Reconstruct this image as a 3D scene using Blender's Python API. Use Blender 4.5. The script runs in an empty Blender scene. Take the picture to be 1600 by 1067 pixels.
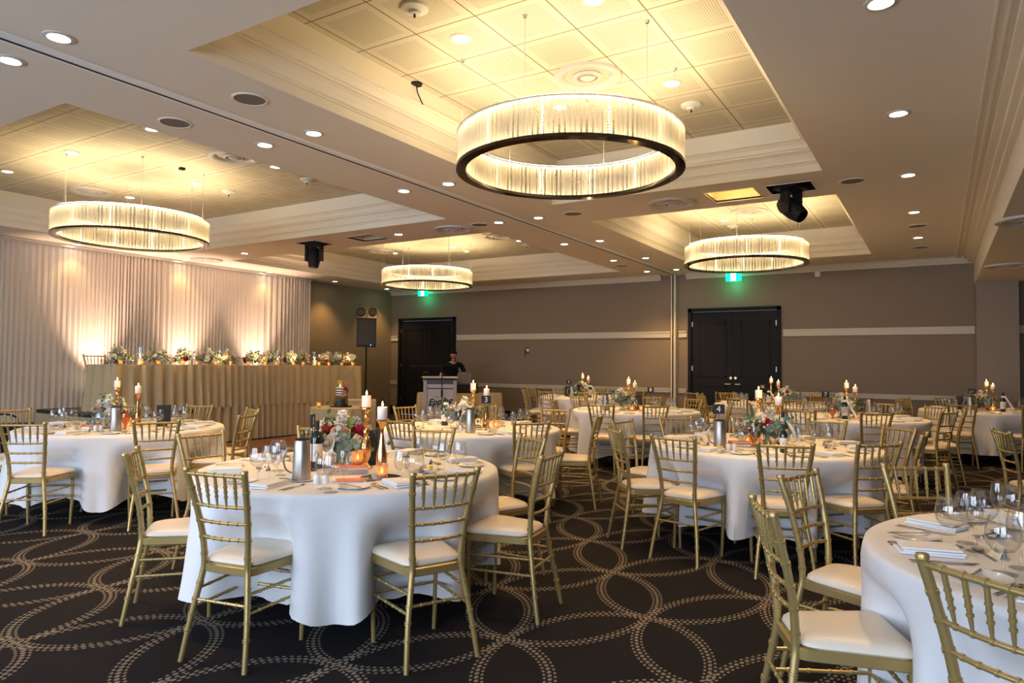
import bpy, math, random
from math import sin, cos, pi, radians, sqrt, atan2
from mathutils import Vector, Matrix
S = bpy.context.scene
C = S.collection

# ------------------------------------------------------------------ camera
YAW, PIT, ROL, FPX, EYE = 0.5523, 0.0326, -0.0096, 1082.13, 1.43
cy_, sy_, cp_, sp_, cr_, sr_ = cos(YAW), sin(YAW), cos(PIT), sin(PIT), cos(ROL), sin(ROL)
R0 = Vector((cy_, sy_, 0)); F0 = Vector((-sy_*cp_, cy_*cp_, sp_)); U0 = Vector((sy_*sp_, -cy_*sp_, cp_))
RX = R0*cr_ - U0*sr_; UX = R0*sr_ + U0*cr_
cam = bpy.data.cameras.new('camera'); camo = bpy.data.objects.new('camera', cam); C.objects.link(camo)
cam.sensor_width = 36; cam.lens = FPX/1600*36; cam.clip_start = .05; cam.clip_end = 100
camo.matrix_world = Matrix(((RX.x, UX.x, -F0.x, 0), (RX.y, UX.y, -F0.y, 0), (RX.z, UX.z, -F0.z, EYE), (0, 0, 0, 1)))
S.camera = camo

# ------------------------------------------------------------------ world, exposure, daylight
w = bpy.data.worlds.new('world'); S.world = w; w.use_nodes = True
w.node_tree.nodes['Background'].inputs[0].default_value = (.55, .72, 1, 1)
w.node_tree.nodes['Background'].inputs[1].default_value = .25
S.view_settings.view_transform = 'Standard'; S.view_settings.look = 'None'; S.view_settings.gamma = 1
S.view_settings.exposure = 1.4
try:
    S.cycles.use_denoising = True
    S.cycles.max_bounces = 8; S.cycles.diffuse_bounces = 4; S.cycles.glossy_bounces = 3
    S.cycles.transmission_bounces = 6; S.cycles.transparent_max_bounces = 32
    S.cycles.caustics_reflective = False; S.cycles.caustics_refractive = False
    S.cycles.sample_clamp_indirect = 4; S.cycles.use_light_tree = True
except Exception: pass
WIN_W, DOWN_W, LED_E, UP_W = 84, 42, 7, 190
WARM = (1, .57, .20); DAY = (.70, .82, 1)
def light(name, kind, loc, power, col, parent=None, size=.1, rot=None, spot=None, blend=.6, sy=None):
    l = bpy.data.lights.new(name, kind); l.energy = power; l.color = col
    if kind == 'AREA':
        l.size = size
        if sy: l.shape = 'RECTANGLE'; l.size_y = sy
    else: l.shadow_soft_size = size
    if kind == 'SPOT': l.spot_size = spot; l.spot_blend = blend
    o = bpy.data.objects.new(name, l); C.objects.link(o); o.location = loc
    if rot: o.rotation_euler = rot
    if parent: o.parent = parent
    return o
# daylight through the three windows in the wall behind the camera
for wx in (-9.2, -4.6, 0.0):
    light('window_daylight', 'AREA', (wx, -3.42, 1.75), WIN_W, DAY, size=3.4, sy=2.1, rot=(radians(90), 0, 0))

# ------------------------------------------------------------------ materials
def nt(name):
    m = bpy.data.materials.new(name); m.use_nodes = True
    return m, m.node_tree, m.node_tree.nodes['Principled BSDF']
def mat(name, col, rough=.5, metal=0, bump=0, bscale=50, var=0, spec=None, coat=0, sheen=0):
    m, t, b = nt(name)
    b.inputs['Base Color'].default_value = (*col, 1); b.inputs['Roughness'].default_value = rough; b.inputs['Metallic'].default_value = metal
    if spec is not None: b.inputs['Specular IOR Level'].default_value = spec
    if coat: b.inputs['Coat Weight'].default_value = coat
    if sheen: b.inputs['Sheen Weight'].default_value = sheen
    if bump or var:
        tc = t.nodes.new('ShaderNodeTexCoord'); n = t.nodes.new('ShaderNodeTexNoise'); n.inputs['Scale'].default_value = bscale; n.inputs['Detail'].default_value = 4
        t.links.new(tc.outputs['Object'], n.inputs['Vector'])
        if bump:
            bp = t.nodes.new('ShaderNodeBump'); bp.inputs['Strength'].default_value = bump; bp.inputs['Distance'].default_value = .01
            t.links.new(n.outputs[0], bp.inputs['Height']); t.links.new(bp.outputs[0], b.inputs['Normal'])
        if var:
            mx = t.nodes.new('ShaderNodeMix'); mx.data_type = 'RGBA'
            mx.inputs[6].default_value = (*[c*(1-var) for c in col], 1); mx.inputs[7].default_value = (*[min(1, c*(1+var)) for c in col], 1)
            t.links.new(n.outputs[0], mx.inputs[0]); t.links.new(mx.outputs[2], b.inputs['Base Color'])
    return m
def emit(name, col, strength):
    m, t, b = nt(name)
    b.inputs['Base Color'].default_value = (*col, 1); b.inputs['Emission Color'].default_value = (*col, 1); b.inputs['Emission Strength'].default_value = strength
    return m
def thin_glass(name, tint=(1, 1, 1), gloss=.08, body=0, bcol=(1, 1, 1), rough=.03, ior=1.5):
    m = bpy.data.materials.new(name); m.use_nodes = True; t = m.node_tree; t.nodes.clear()
    o = t.nodes.new('ShaderNodeOutputMaterial'); tr = t.nodes.new('ShaderNodeBsdfTransparent'); tr.inputs[0].default_value = (*tint, 1)
    g = t.nodes.new('ShaderNodeBsdfGlossy'); g.inputs['Roughness'].default_value = rough
    fr = t.nodes.new('ShaderNodeLayerWeight'); pw = t.nodes.new('ShaderNodeMath'); pw.operation = 'POWER'; pw.inputs[1].default_value = 3.5
    t.links.new(fr.outputs['Facing'], pw.inputs[0])
    ad = t.nodes.new('ShaderNodeMath'); ad.operation = 'MULTIPLY_ADD'; ad.inputs[1].default_value = .7; ad.inputs[2].default_value = gloss; ad.use_clamp = True
    t.links.new(pw.outputs[0], ad.inputs[0])
    m1 = t.nodes.new('ShaderNodeMixShader'); t.links.new(ad.outputs[0], m1.inputs[0]); t.links.new(tr.outputs[0], m1.inputs[1]); t.links.new(g.outputs[0], m1.inputs[2])
    last = m1
    if body:
        df = t.nodes.new('ShaderNodeBsdfDiffuse'); df.inputs[0].default_value = (*bcol, 1)
        tl = t.nodes.new('ShaderNodeBsdfTranslucent'); tl.inputs[0].default_value = (*bcol, 1)
        a = t.nodes.new('ShaderNodeMixShader'); a.inputs[0].default_value = .6; t.links.new(df.outputs[0], a.inputs[1]); t.links.new(tl.outputs[0], a.inputs[2])
        m2 = t.nodes.new('ShaderNodeMixShader'); m2.inputs[0].default_value = body
        t.links.new(m1.outputs[0], m2.inputs[1]); t.links.new(a.outputs[0], m2.inputs[2]); last = m2
    t.links.new(last.outputs[0], o.inputs[0])
    return m
class NB:                                    # small math-node helper
    def __init__(s, t): s.t = t
    def m(s, op, a, b=None, c=None, clamp=False):
        n = s.t.nodes.new('ShaderNodeMath'); n.operation = op; n.use_clamp = clamp
        for i, v in enumerate((a, b, c)):
            if v is None: continue
            if isinstance(v, (int, float)): n.inputs[i].default_value = v
            else: s.t.links.new(v, n.inputs[i])
        return n.outputs[0]
    def xyz(s):
        tc = s.t.nodes.new('ShaderNodeTexCoord'); sp = s.t.nodes.new('ShaderNodeSeparateXYZ'); s.t.links.new(tc.outputs['Object'], sp.inputs[0])
        return sp.outputs, tc.outputs['Object']
    def noise(s, vec, scale, detail=3):
        n = s.t.nodes.new('ShaderNodeTexNoise'); n.inputs['Scale'].default_value = scale; n.inputs['Detail'].default_value = detail
        s.t.links.new(vec, n.inputs['Vector']); return n.outputs[0]
    def mix(s, f, a, b):
        n = s.t.nodes.new('ShaderNodeMix'); n.data_type = 'RGBA'
        if isinstance(f, (int, float)): n.inputs[0].default_value = f
        else: s.t.links.new(f, n.inputs[0])
        for i, v in ((6, a), (7, b)):
            if isinstance(v, tuple): n.inputs[i].default_value = (*v, 1)
            else: s.t.links.new(v, n.inputs[i])
        return n.outputs[2]
    def bump(s, h, bsdf, st=.3, d=.005):
        n = s.t.nodes.new('ShaderNodeBump'); n.inputs['Strength'].default_value = st; n.inputs['Distance'].default_value = d
        s.t.links.new(h, n.inputs['Height']); s.t.links.new(n.outputs[0], bsdf.inputs['Normal'])

def carpet_mat():
    m, t, b = nt('patterned_carpet'); n = NB(t); M = n.m
    (x, y, z), vec = n.xyz()
    X = M('DIVIDE', M('ADD', x, 1.93), .5125); Y = M('DIVIDE', M('SUBTRACT', y, 4.49), .695)
    p = M('MULTIPLY', M('ADD', X, Y), .5); q = M('MULTIPLY', M('SUBTRACT', X, Y), .5)
    a = M('ABSOLUTE', M('SUBTRACT', M('FLOORED_MODULO', p, 1.0), .5)); bb = M('ABSOLUTE', M('SUBTRACT', M('FLOORED_MODULO', q, 1.0), .5))
    tot = None; ND = 104; st = 2*pi/ND
    for cx, cy in ((0, 0), (1, 0), (0, 1), (1, 1)):
        u = M('SUBTRACT', a, float(cx)); v = M('SUBTRACT', bb, float(cy))
        d = M('MULTIPLY', M('SQRT', M('ADD', M('MULTIPLY', u, u), M('MULTIPLY', v, v))), sqrt(2))
        rho = M('ABSOLUTE', M('SUBTRACT', d, 1.0)); ph = M('MULTIPLY', M('ARCTAN2', v, u), ND/(2*pi))
        for sh, off, sa, sc in ((0.0, 0.0, .0215, .019), (.5, .045, .0165, .0125)):
            du = M('MULTIPLY', M('SUBTRACT', M('FLOORED_MODULO', M('ADD', ph, sh), 1.0), .5), st/sa)
            dr = M('DIVIDE', M('SUBTRACT', rho, off), sc)
            mk = M('SUBTRACT', 1.9, M('MULTIPLY', M('ADD', M('MULTIPLY', du, du), M('MULTIPLY', dr, dr)), 1.5), clamp=True)
            tot = mk if tot is None else M('MAXIMUM', tot, mk)
    nz = n.noise(vec, 220, 2); nz2 = n.noise(vec, 3, 3)
    dark = n.mix(nz2, (.008, .0072, .0088), (.013, .0118, .0138)); dark = n.mix(M('MULTIPLY', nz, .6), dark, (.019, .017, .0195))
    lite = n.mix(nz, (.13, .108, .085), (.34, .295, .24))
    t.links.new(n.mix(tot, dark, lite), b.inputs['Base Color']); b.inputs['Roughness'].default_value = .95
    b.inputs['Specular IOR Level'].default_value = .15
    n.bump(nz, b, .5, .004)
    return m
def panel_mat():
    m, t, b = nt('perforated_ceiling_tiles'); n = NB(t); M = n.m
    (x, y, z), vec = n.xyz(); G = .55
    fx = M('FLOORED_MODULO', M('ADD', x, G/2), G); fy = M('FLOORED_MODULO', y, G)
    ex = M('MINIMUM', fx, M('SUBTRACT', G, fx)); ey = M('MINIMUM', fy, M('SUBTRACT', G, fy)); e = M('MINIMUM', ex, ey)
    line = M('LESS_THAN', e, .005)
    inner = M('GREATER_THAN', e, .07); P = .0185
    hx = M('SUBTRACT', M('FLOORED_MODULO', x, P), P/2); hy = M('SUBTRACT', M('FLOORED_MODULO', y, P), P/2)
    hole = M('LESS_THAN', M('ADD', M('MULTIPLY', hx, hx), M('MULTIPLY', hy, hy)), .0048**2)
    hole = M('MULTIPLY', hole, inner)
    c = n.mix(hole, (.62, .57, .44), (.20, .17, .11)); c = n.mix(line, c, (.13, .10, .05))
    t.links.new(c, b.inputs['Base Color']); b.inputs['Roughness'].default_value = .7
    return m
def wallpaper(name, c1, c2):
    m, t, b = nt(name); n = NB(t); (x, y, z), vec = n.xyz()
    mp = t.nodes.new('ShaderNodeMapping'); mp.inputs['Scale'].default_value = (60, 60, 14); t.links.new(vec, mp.inputs[0])
    f = n.noise(mp.outputs[0], 2.2, 5)
    t.links.new(n.mix(f, c1, c2), b.inputs['Base Color']); b.inputs['Roughness'].default_value = .7; n.bump(f, b, .3, .003)
    return m
def wood_mat(name, c1, c2, plank=.09, rough=.3):
    m, t, b = nt(name); n = NB(t); M = n.m; (x, y, z), vec = n.xyz()
    mp = t.nodes.new('ShaderNodeMapping'); mp.inputs['Scale'].default_value = (1/plank, .8, 1); t.links.new(vec, mp.inputs[0])
    f = n.noise(mp.outputs[0], 1.0, 4); row = M('FLOORED_MODULO', M('DIVIDE', x, plank), 1.0); ln = M('LESS_THAN', row, .04)
    c = n.mix(f, c1, c2); c = n.mix(M('MULTIPLY', ln, .6), c, (.01, .005, .003))
    t.links.new(c, b.inputs['Base Color']); b.inputs['Roughness'].default_value = rough
    return m
def cloth_mat(name, col, trans=0):
    m, t, b = nt(name); n = NB(t); (x, y, z), vec = n.xyz(); f = n.noise(vec, 500, 2); g = n.noise(vec, 2.5, 3)
    b.inputs['Base Color'].default_value = (*col, 1); b.inputs['Roughness'].default_value = .85; b.inputs['Specular IOR Level'].default_value = .2
    h = n.m('ADD', n.m('MULTIPLY', f, .05), g); n.bump(h, b, .35, .02)
    if trans:
        tl = t.nodes.new('ShaderNodeBsdfTranslucent'); tl.inputs[0].default_value = (*col, 1); mx = t.nodes.new('ShaderNodeMixShader'); mx.inputs[0].default_value = trans
        out = [k for k in t.nodes if k.type == 'OUTPUT_MATERIAL'][0]
        t.links.new(b.outputs[0], mx.inputs[1]); t.links.new(tl.outputs[0], mx.inputs[2]); t.links.new(mx.outputs[0], out.inputs[0])
    return m
MT = dict(
 carpet=carpet_mat(), panel=panel_mat(), plaster=mat('ceiling_paint', (.72, .66, .57), .85, bump=.04, bscale=90),
 moulding=mat('cream_moulding_paint', (.74, .68, .56), .6), wallpaper=wallpaper('taupe_wallpaper', (.185, .142, .100), (.275, .215, .155)),
 rail=mat('cream_rail_paint', (.58, .53, .42), .5), doorblack=mat('black_door_paint', (.007, .007, .008), .6, spec=.25), blackframe=mat('black_frame_paint', (.007, .007, .007), .6, spec=.2),
 parquet=wood_mat('dance_floor_parquet', (.10, .036, .014), (.20, .075, .03)), stage=mat('dark_stage_deck', (.03, .022, .017), .5, var=.3),
 gold=mat('gold_resin', (.43, .315, .125), .34, .55, var=.06, bscale=20), vinyl=mat('ivory_vinyl', (.76, .68, .57), .42, bump=.03, bscale=60),
 cloth=cloth_mat('white_table_linen', (.74, .75, .78)), skirt=cloth_mat('champagne_satin_skirt', (.46, .38, .24)), curtain=cloth_mat('ivory_sheer_drape', (.80, .72, .64), .3),
 napkin=mat('white_napkin_linen', (.82, .83, .87), .8), china=mat('white_china', (.80, .80, .80), .15), silver=mat('cutlery_steel', (.55, .50, .46), .22, 1),
 jug=mat('brushed_steel', (.42, .40, .38), .34, 1, bump=.1, bscale=200), glass=thin_glass('clear_glass', (.965, .97, .975), .06, .0), goldm=mat('polished_rose_gold', (.80, .43, .17), .16, 1),
 wax=None, flame=emit('candle_flame', (1, .47, .12), 13), mercury=thin_glass('amber_mercury_glass', (1, .74, .48), .22, .45, (.85, .62, .40), .2),
 amber=thin_glass('amber_glass', (1, .66, .25), .15, .25, (.8, .36, .06)), rod=thin_glass('crystal_rod_glass', (1, .98, .93), .16, .46, (.96, .92, .80), .08),
 trackw=mat('pale_track_aluminium', (.80, .80, .80), .45, .0), chrome=mat('dark_polished_chrome', (.10, .085, .075), .08, 1), alu=mat('brushed_aluminium', (.55, .53, .50), .4, .7), led=emit('warm_led_strip', (1, .84, .58), LED_E), uplite=emit('warm_up_light', (1, .77, .45), 17), rodfill=emit('warm_rod_fill', (1, .80, .52), 7.5),
 lamp=emit('downlight_lamp', (1, .86, .62), 14), trimw=mat('white_trim_ring', (.55, .52, .48), .5), grille=mat('speaker_grille', (.17, .15, .13), .8), dark=mat('matte_black', (.008, .008, .009), .6, spec=.25),
 void=mat('void_shade', (.02, .018, .015), .9), card=mat('black_card', (.012, .012, .014), .6), cream=mat('cream_card', (.80, .74, .60), .7), ink=mat('brown_ink', (.16, .08, .04), .6), white=mat('white_print', (.85, .85, .88), .5),  # void: shade inside hatches and ducts, put into a near-black colour
 bottle=mat('dark_wine_glass', (.010, .014, .010), .08, coat=.5), label=mat('white_bottle_label', (.78, .76, .74), .6), ribbon=mat('white_ribbon', (.85, .82, .80), .5),
 butter=mat('yellow_butter', (.86, .66, .20), .5), red=mat('red_book_cloth', (.30, .035, .02), .6), teal=mat('teal_book_cloth', (.02, .12, .15), .6), paper=mat('book_paper', (.75, .68, .56), .8), orangeb=mat('orange_print', (.68, .22, .10), .6), blueb=mat('lilac_print', (.45, .45, .70), .6),
 mirror=mat('mirror_plate', (.5, .5, .5), .04, 1), leaf=mat('eucalyptus_leaf', (.13, .205, .18), .6, var=.3, bscale=9), leaf2=mat('dusty_miller_leaf', (.42, .50, .46), .7), leaf3=mat('green_leaf', (.12, .22, .05), .5, var=.3),
 rosew=mat('white_petal', (.82, .77, .66), .6), roseb=mat('blush_petal', (.72, .42, .33), .6), roser=mat('burgundy_petal', (.16, .008, .022), .5), rosep=mat('crimson_petal', (.50, .015, .05), .5), mauve=mat('mauve_petal', (.42, .26, .26), .6), stock=mat('white_stock_petal', (.84, .84, .82), .6), stem=mat('green_stem', (.10, .19, .05), .6),
 green=emit('exit_sign_green', (.0, .62, .22), 1.6), exitw=emit('exit_sign_white', (.75, 1, .85), 2.2), blue=emit('blue_power_light', (.05, .12, 1), 8),
 skin=mat('skin', (.42, .20, .12), .55), hair=mat('black_hair', (.006, .005, .005), .8, spec=.15), shirt=mat('black_shirt', (.006, .006, .007), .9, spec=.1), laptop=mat('grey_laptop_shell', (.28, .27, .25), .4, .6), grey=mat('grey_lectern_panel', (.40, .385, .38), .6), greyd=mat('dark_grey_metal', (.08, .08, .085), .45, .5),
 cakeg=mat('gold_icing', (.62, .42, .12), .3, .8), cakew=mat('white_icing', (.75, .70, .60), .6), cakeb=mat('black_icing', (.015, .014, .014), .5), brass=mat('brass_handle', (.55, .40, .18), .3, 1), hinge=mat('steel_hinge', (.4, .38, .33), .4, 1), sens=mat('sensor_plastic', (.65, .66, .60), .5), warmlit=mat('warm_lit_hatch_lining', (.66, .58, .40), .7))  # warmlit: the lit look of the open hatches is put into this colour
def wax_mat():
    m, t, b = nt('candle_wax'); b.inputs['Base Color'].default_value = (.86, .78, .72, 1); b.inputs['Roughness'].default_value = .5
    b.inputs['Subsurface Weight'].default_value = .3; b.inputs['Subsurface Radius'].default_value = (.03, .015, .008)
    return m
MT['wax'] = wax_mat()

# ------------------------------------------------------------------ mesh helpers
class G:
    def __init__(s): s.v = []; s.f = []; s.mi = []; s.cur = 0
    def add(s, vs, fs):
        o = len(s.v); s.v += [tuple(v) for v in vs]
        for f in fs: s.f.append(tuple(i+o for i in f)); s.mi.append(s.cur)
        return s
    def mat(s, i): s.cur = i; return s
    def box(s, x0, x1, y0, y1, z0, z1):
        return s.add([(x0, y0, z0), (x1, y0, z0), (x1, y1, z0), (x0, y1, z0), (x0, y0, z1), (x1, y0, z1), (x1, y1, z1), (x0, y1, z1)],
                     [(0, 3, 2, 1), (4, 5, 6, 7), (0, 1, 5, 4), (1, 2, 6, 5), (2, 3, 7, 6), (3, 0, 4, 7)])
    def rbox(s, cx, cy, z0, z1, sx, sy, a):
        c, d = cos(a), sin(a); P = [(-sx/2, -sy/2), (sx/2, -sy/2), (sx/2, sy/2), (-sx/2, sy/2)]
        vs = [(cx+x*c-y*d, cy+x*d+y*c, z) for z in (z0, z1) for x, y in P]
        return s.add(vs, [(0, 3, 2, 1), (4, 5, 6, 7), (0, 1, 5, 4), (1, 2, 6, 5), (2, 3, 7, 6), (3, 0, 4, 7)])
    def tube(s, pts, rads, n=10, cap=True):
        pts = [Vector(p) for p in pts]
        if isinstance(rads, (int, float)): rads = [rads]*len(pts)
        vs = []; prev = None
        for i, p in enumerate(pts):
            d = (pts[min(i+1, len(pts)-1)] - pts[max(i-1, 0)]); d = d.normalized() if d.length > 1e-9 else Vector((0, 0, 1))
            if prev is None: a = d.orthogonal().normalized()
            else:
                a = prev - d*prev.dot(d); a = a.normalized() if a.length > 1e-6 else d.orthogonal().normalized()
            prev = a; b = d.cross(a)
            for k in range(n):
                t = 2*pi*k/n; vs.append(p + (a*cos(t) + b*sin(t))*rads[i])
        fs = []
        for i in range(len(pts)-1):
            for k in range(n): k2 = (k+1) % n; fs.append((i*n+k, i*n+k2, (i+1)*n+k2, (i+1)*n+k))
        if cap: fs += [tuple(range(n-1, -1, -1)), tuple((len(pts)-1)*n+k for k in range(n))]
        return s.add(vs, fs)
    def lathe(s, prof, n=24, c=(0, 0, 0), sx=1, sy=1):
        vs = [(c[0]+r*cos(2*pi*k/n)*sx, c[1]+r*sin(2*pi*k/n)*sy, c[2]+z) for r, z in prof for k in range(n)]
        fs = []
        for i in range(len(prof)-1):
            for k in range(n): k2 = (k+1) % n; fs.append((i*n+k, i*n+k2, (i+1)*n+k2, (i+1)*n+k))
        if prof[0][0] > 1e-6 and prof[0][1] < prof[-1][1] and prof[0][0] < .02: pass
        return s.add(vs, fs)
    def disc(s, r, z, n=24, c=(0, 0), up=True):
        vs = [(c[0]+r*cos(2*pi*k/n), c[1]+r*sin(2*pi*k/n), z) for k in range(n)]
        return s.add(vs, [tuple(range(n)) if up else tuple(range(n-1, -1, -1))])
    def ball(s, c, r, n=10, sz=1):
        m = max(4, n//2+1); prof = [(max(1e-5, r*sin(pi*i/m)), -r*sz*cos(pi*i/m)) for i in range(m+1)]
        return s.lathe(prof, n, c)
    def quad(s, a, b, c, d): return s.add([a, b, c, d], [(0, 1, 2, 3)])
    def mesh(s, name, mats, smooth=True, angle=40):
        me = bpy.data.meshes.new(name); me.from_pydata(s.v, [], s.f)
        for m in (mats if isinstance(mats, (list, tuple)) else [mats]): me.materials.append(MT[m] if isinstance(m, str) else m)
        me.polygons.foreach_set('material_index', s.mi)
        if smooth:
            me.polygons.foreach_set('use_smooth', [True]*len(me.polygons))
            me.update()
            try: me.set_sharp_from_angle(angle=radians(angle))
            except Exception: pass
        me.update(); return me
    def obj(s, name, mats, parent=None, loc=None, smooth=True, angle=40):
        return link(name, s.mesh(name, mats, smooth, angle), parent, loc)
def link(name, data, parent=None, loc=None, rz=0):
    o = bpy.data.objects.new(name, data); C.objects.link(o)
    if parent: o.parent = parent
    if loc is not None: o.location = loc
    if rz: o.rotation_euler = (0, 0, rz)
    return o
def tag(o, label, cat, group=None, kind=None):
    o['label'] = label; o['category'] = cat
    if group: o['group'] = group
    if kind: o['kind'] = kind
    return o
def struct(o): o['kind'] = 'structure'; return o
KIDS = {}
def kids(o):
    return [c for c in C.objects if c.parent == o]
def freeze(proto):                           # remember a prototype's tree so copies are quick
    def rec(o): return [(c, rec(c)) for c in kids(o)]
    KIDS[proto.name] = rec(proto); return proto
USED = set()
def place(proto, loc, rz, label, cat, group, scale=None):
    if proto.name not in USED: USED.add(proto.name); r = proto
    else:
        r = proto.copy(); C.objects.link(r)
        def rec(tree, par):
            for c, sub in tree:
                d = c.copy(); C.objects.link(d); d.parent = par; rec(sub, d)
        rec(KIDS[proto.name], r)
    r.location = loc; r.rotation_euler = (0, 0, rz)
    r.scale = (scale or 1,)*3
    return tag(r, label, cat, group)
def empty(name, loc=(0, 0, 0), rz=0): return link(name, None, None, loc, rz)

# ------------------------------------------------------------------ room shell
H = 3.45; XW, XR, YN, YB = -13.28, 6.0, -3.6, 15.0
struct(G().quad((XW, YN, 0), (XR, YN, 0), (XR, YB, 0), (XW, YB, 0)).obj('floor', 'carpet', smooth=False))
DF = (-10.6, -5.75, 6.3, 12.3)
struct(G().box(DF[0], DF[1], DF[2], DF[3], 0.0, .006).obj('floor', 'parquet', smooth=False))
COF = {'centre': (-4.153, -1.0, 2.67, 7.672), 'far_right': (-4.153, -1.0, 8.82, 13.79), 'left': (-12.06, -5.84, 2.73, 7.70), 'far_left': (-12.06, -5.84, 8.82, 13.90)}
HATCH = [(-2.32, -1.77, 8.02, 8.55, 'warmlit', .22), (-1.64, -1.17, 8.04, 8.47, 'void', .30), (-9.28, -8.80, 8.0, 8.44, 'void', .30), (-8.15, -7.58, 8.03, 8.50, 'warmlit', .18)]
def slab_with_holes(g, x0, x1, y0, y1, z0, z1, holes):
    xs = sorted({x0, x1, *[h[0] for h in holes], *[h[1] for h in holes]}); ys = sorted({y0, y1, *[h[2] for h in holes], *[h[3] for h in holes]})
    xs = [x for x in xs if x0 <= x <= x1]; ys = [y for y in ys if y0 <= y <= y1]
    for i in range(len(xs)-1):
        for j in range(len(ys)-1):
            cx, cy = (xs[i]+xs[i+1])/2, (ys[j]+ys[j+1])/2
            if any(h[0] < cx < h[1] and h[2] < cy < h[3] for h in holes): continue
            g.quad((xs[i], ys[j], z0), (xs[i], ys[j+1], z0), (xs[i+1], ys[j+1], z0), (xs[i+1], ys[j], z0))
            g.quad((xs[i], ys[j], z1), (xs[i+1], ys[j], z1), (xs[i+1], ys[j+1], z1), (xs[i], ys[j+1], z1))
holes = [c[:4] for c in COF.values()] + [h[:4] for h in HATCH]
g = G(); slab_with_holes(g, XW, .56, YN, YB, H, H+.02, holes); struct(g.obj('ceiling', 'plaster', smooth=False))
g = G(); g.quad((XW-.2, YN-.2, 4.1), (XW-.2, YB+.2, 4.1), (XR, YB+.2, 4.1), (XR, YN-.2, 4.1)); struct(g.obj('ceiling', 'void', smooth=False))
PROF = [(0, H), (0, 3.53), (.012, 3.533), (.012, 3.545), (.03, 3.555), (.036, 3.585), (.06, 3.63), (.085, 3.652), (.10, 3.655), (.10, 3.672), (.115, 3.68), (.13, 3.72), (.16, 3.752), (.175, 3.757), (.175, 3.785), (.155, 3.79), (.13, 3.795), (.13, 3.97)]
ZP = 3.96; n_trim = 1
def rect_sweep(g, rc, prof, inward=1):
    x0, x1, y0, y1 = rc
    vs = []
    for d, z in prof: d *= inward; vs += [(x0+d, y0+d, z), (x1-d, y0+d, z), (x1-d, y1-d, z), (x0+d, y1-d, z)]
    fs = []
    for i in range(len(prof)-1):
        for k in range(4): k2 = (k+1) % 4; fs.append((i*4+k, (i+1)*4+k, (i+1)*4+k2, i*4+k2))
    g.add(vs, fs)
for nm, rc in COF.items():
    g = G(); rect_sweep(g, rc, PROF); struct(g.obj('trim_%d' % n_trim, 'moulding', smooth=False)); n_trim += 1
    x0, x1, y0, y1 = rc; cx, cy = (x0+x1)/2, (y0+y1)/2; hx, hy = (x1-x0)/2-.12, (y1-y0)/2-.12
    g = G(); g.quad((-hx, -hy, 0), (-hx, hy, 0), (hx, hy, 0), (hx, -hy, 0)); struct(g.obj('ceiling', 'panel', loc=(cx, cy, ZP), smooth=False))
for x0, x1, y0, y1, mname, d in HATCH:
    g = G(); g.quad((x0, y0, H+d), (x0, y1, H+d), (x1, y1, H+d), (x1, y0, H+d))
    for a, b in (((x0, y0), (x1, y0)), ((x1, y0), (x1, y1)), ((x1, y1), (x0, y1)), ((x0, y1), (x0, y0))):
        g.quad((*a, H), (*b, H), (*b, H+d), (*a, H+d))
    struct(g.obj('ceiling', mname, smooth=False))
    g = G(); t = .012
    g.box(x0-t, x1+t, y0-t, y0, H-.006, H+.02).box(x0-t, x1+t, y1, y1+t, H-.006, H+.02).box(x0-t, x0, y0, y1, H-.006, H+.02).box(x1, x1+t, y0, y1, H-.006, H+.02)
    struct(g.obj('trim_%d' % n_trim, 'moulding', smooth=False)); n_trim += 1
light('hatch_fill', 'POINT', (-2.05, 8.1, H+.17), 5, WARM, size=.03)  # unseen point light added to brighten the open hatch
# bulkhead and lower ceiling on the right
struct(G().box(.56, .62, YN, YB, 2.97, H+.02).obj('ceiling', 'moulding', smooth=False))
struct(G().box(.56, XR, YN, YB, 2.95, 2.97).obj('ceiling', 'plaster', smooth=False))
g = G()
for d0, d1, dz in ((0, .05, .14), (0, .10, .09), (0, .16, .035), (.20, .22, .012), (.26, .275, .012)): g.box(.56-d1, .56-d0, YN, YB, H-dz, H)
struct(g.obj('trim_%d' % n_trim, 'moulding', smooth=False)); n_trim += 1
# movable-wall track in the ceiling
g = G().box(-5.05, -4.998, YN, YB, H-.006, H).box(-4.962, -4.89, YN, YB, H-.016, H); struct(g.obj('trim_%d' % n_trim, 'trackw', smooth=False)); n_trim += 1
struct(G().box(-4.998, -4.962, YN, YB, H-.014, H-.001).obj('trim_%d' % n_trim, 'dark', smooth=False)); n_trim += 1
# back wall
D1, D2 = (-12.983, -11.011), (-4.679, -2.7515); ZD = 2.68
g = G()
for a, b, z0, z1 in ((XW, D1[0], 0, H), (D1[0], D1[1], ZD, H), (D1[1], D2[0], 0, H), (D2[0], D2[1], ZD, H), (D2[1], XR, 0, H)): g.box(a, b, YB, YB+.15, z0, z1)
struct(g.obj('wall_back', 'wallpaper', smooth=False))
struct(G().box(XW-.15, XW, YN, YB+.15, 0, H+.02).obj('wall_left', 'wallpaper', smooth=False))
struct(G().box(XR, XR+.15, YN, YB+.15, 0, H).obj('wall_right', 'wallpaper', smooth=False))
g = G(); xs = [XW, -10.95, -7.45, -6.35, -2.85, -1.75, 1.75, XR]
for i in range(7):
    if i % 2 == 0: g.box(xs[i], xs[i+1], YN-.15, YN, 0, H)
    else: g.box(xs[i], xs[i+1], YN-.15, YN, 0, .65).box(xs[i], xs[i+1], YN-.15, YN, 2.85, H)
struct(g.obj('wall_front', 'wallpaper', smooth=False))
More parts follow.
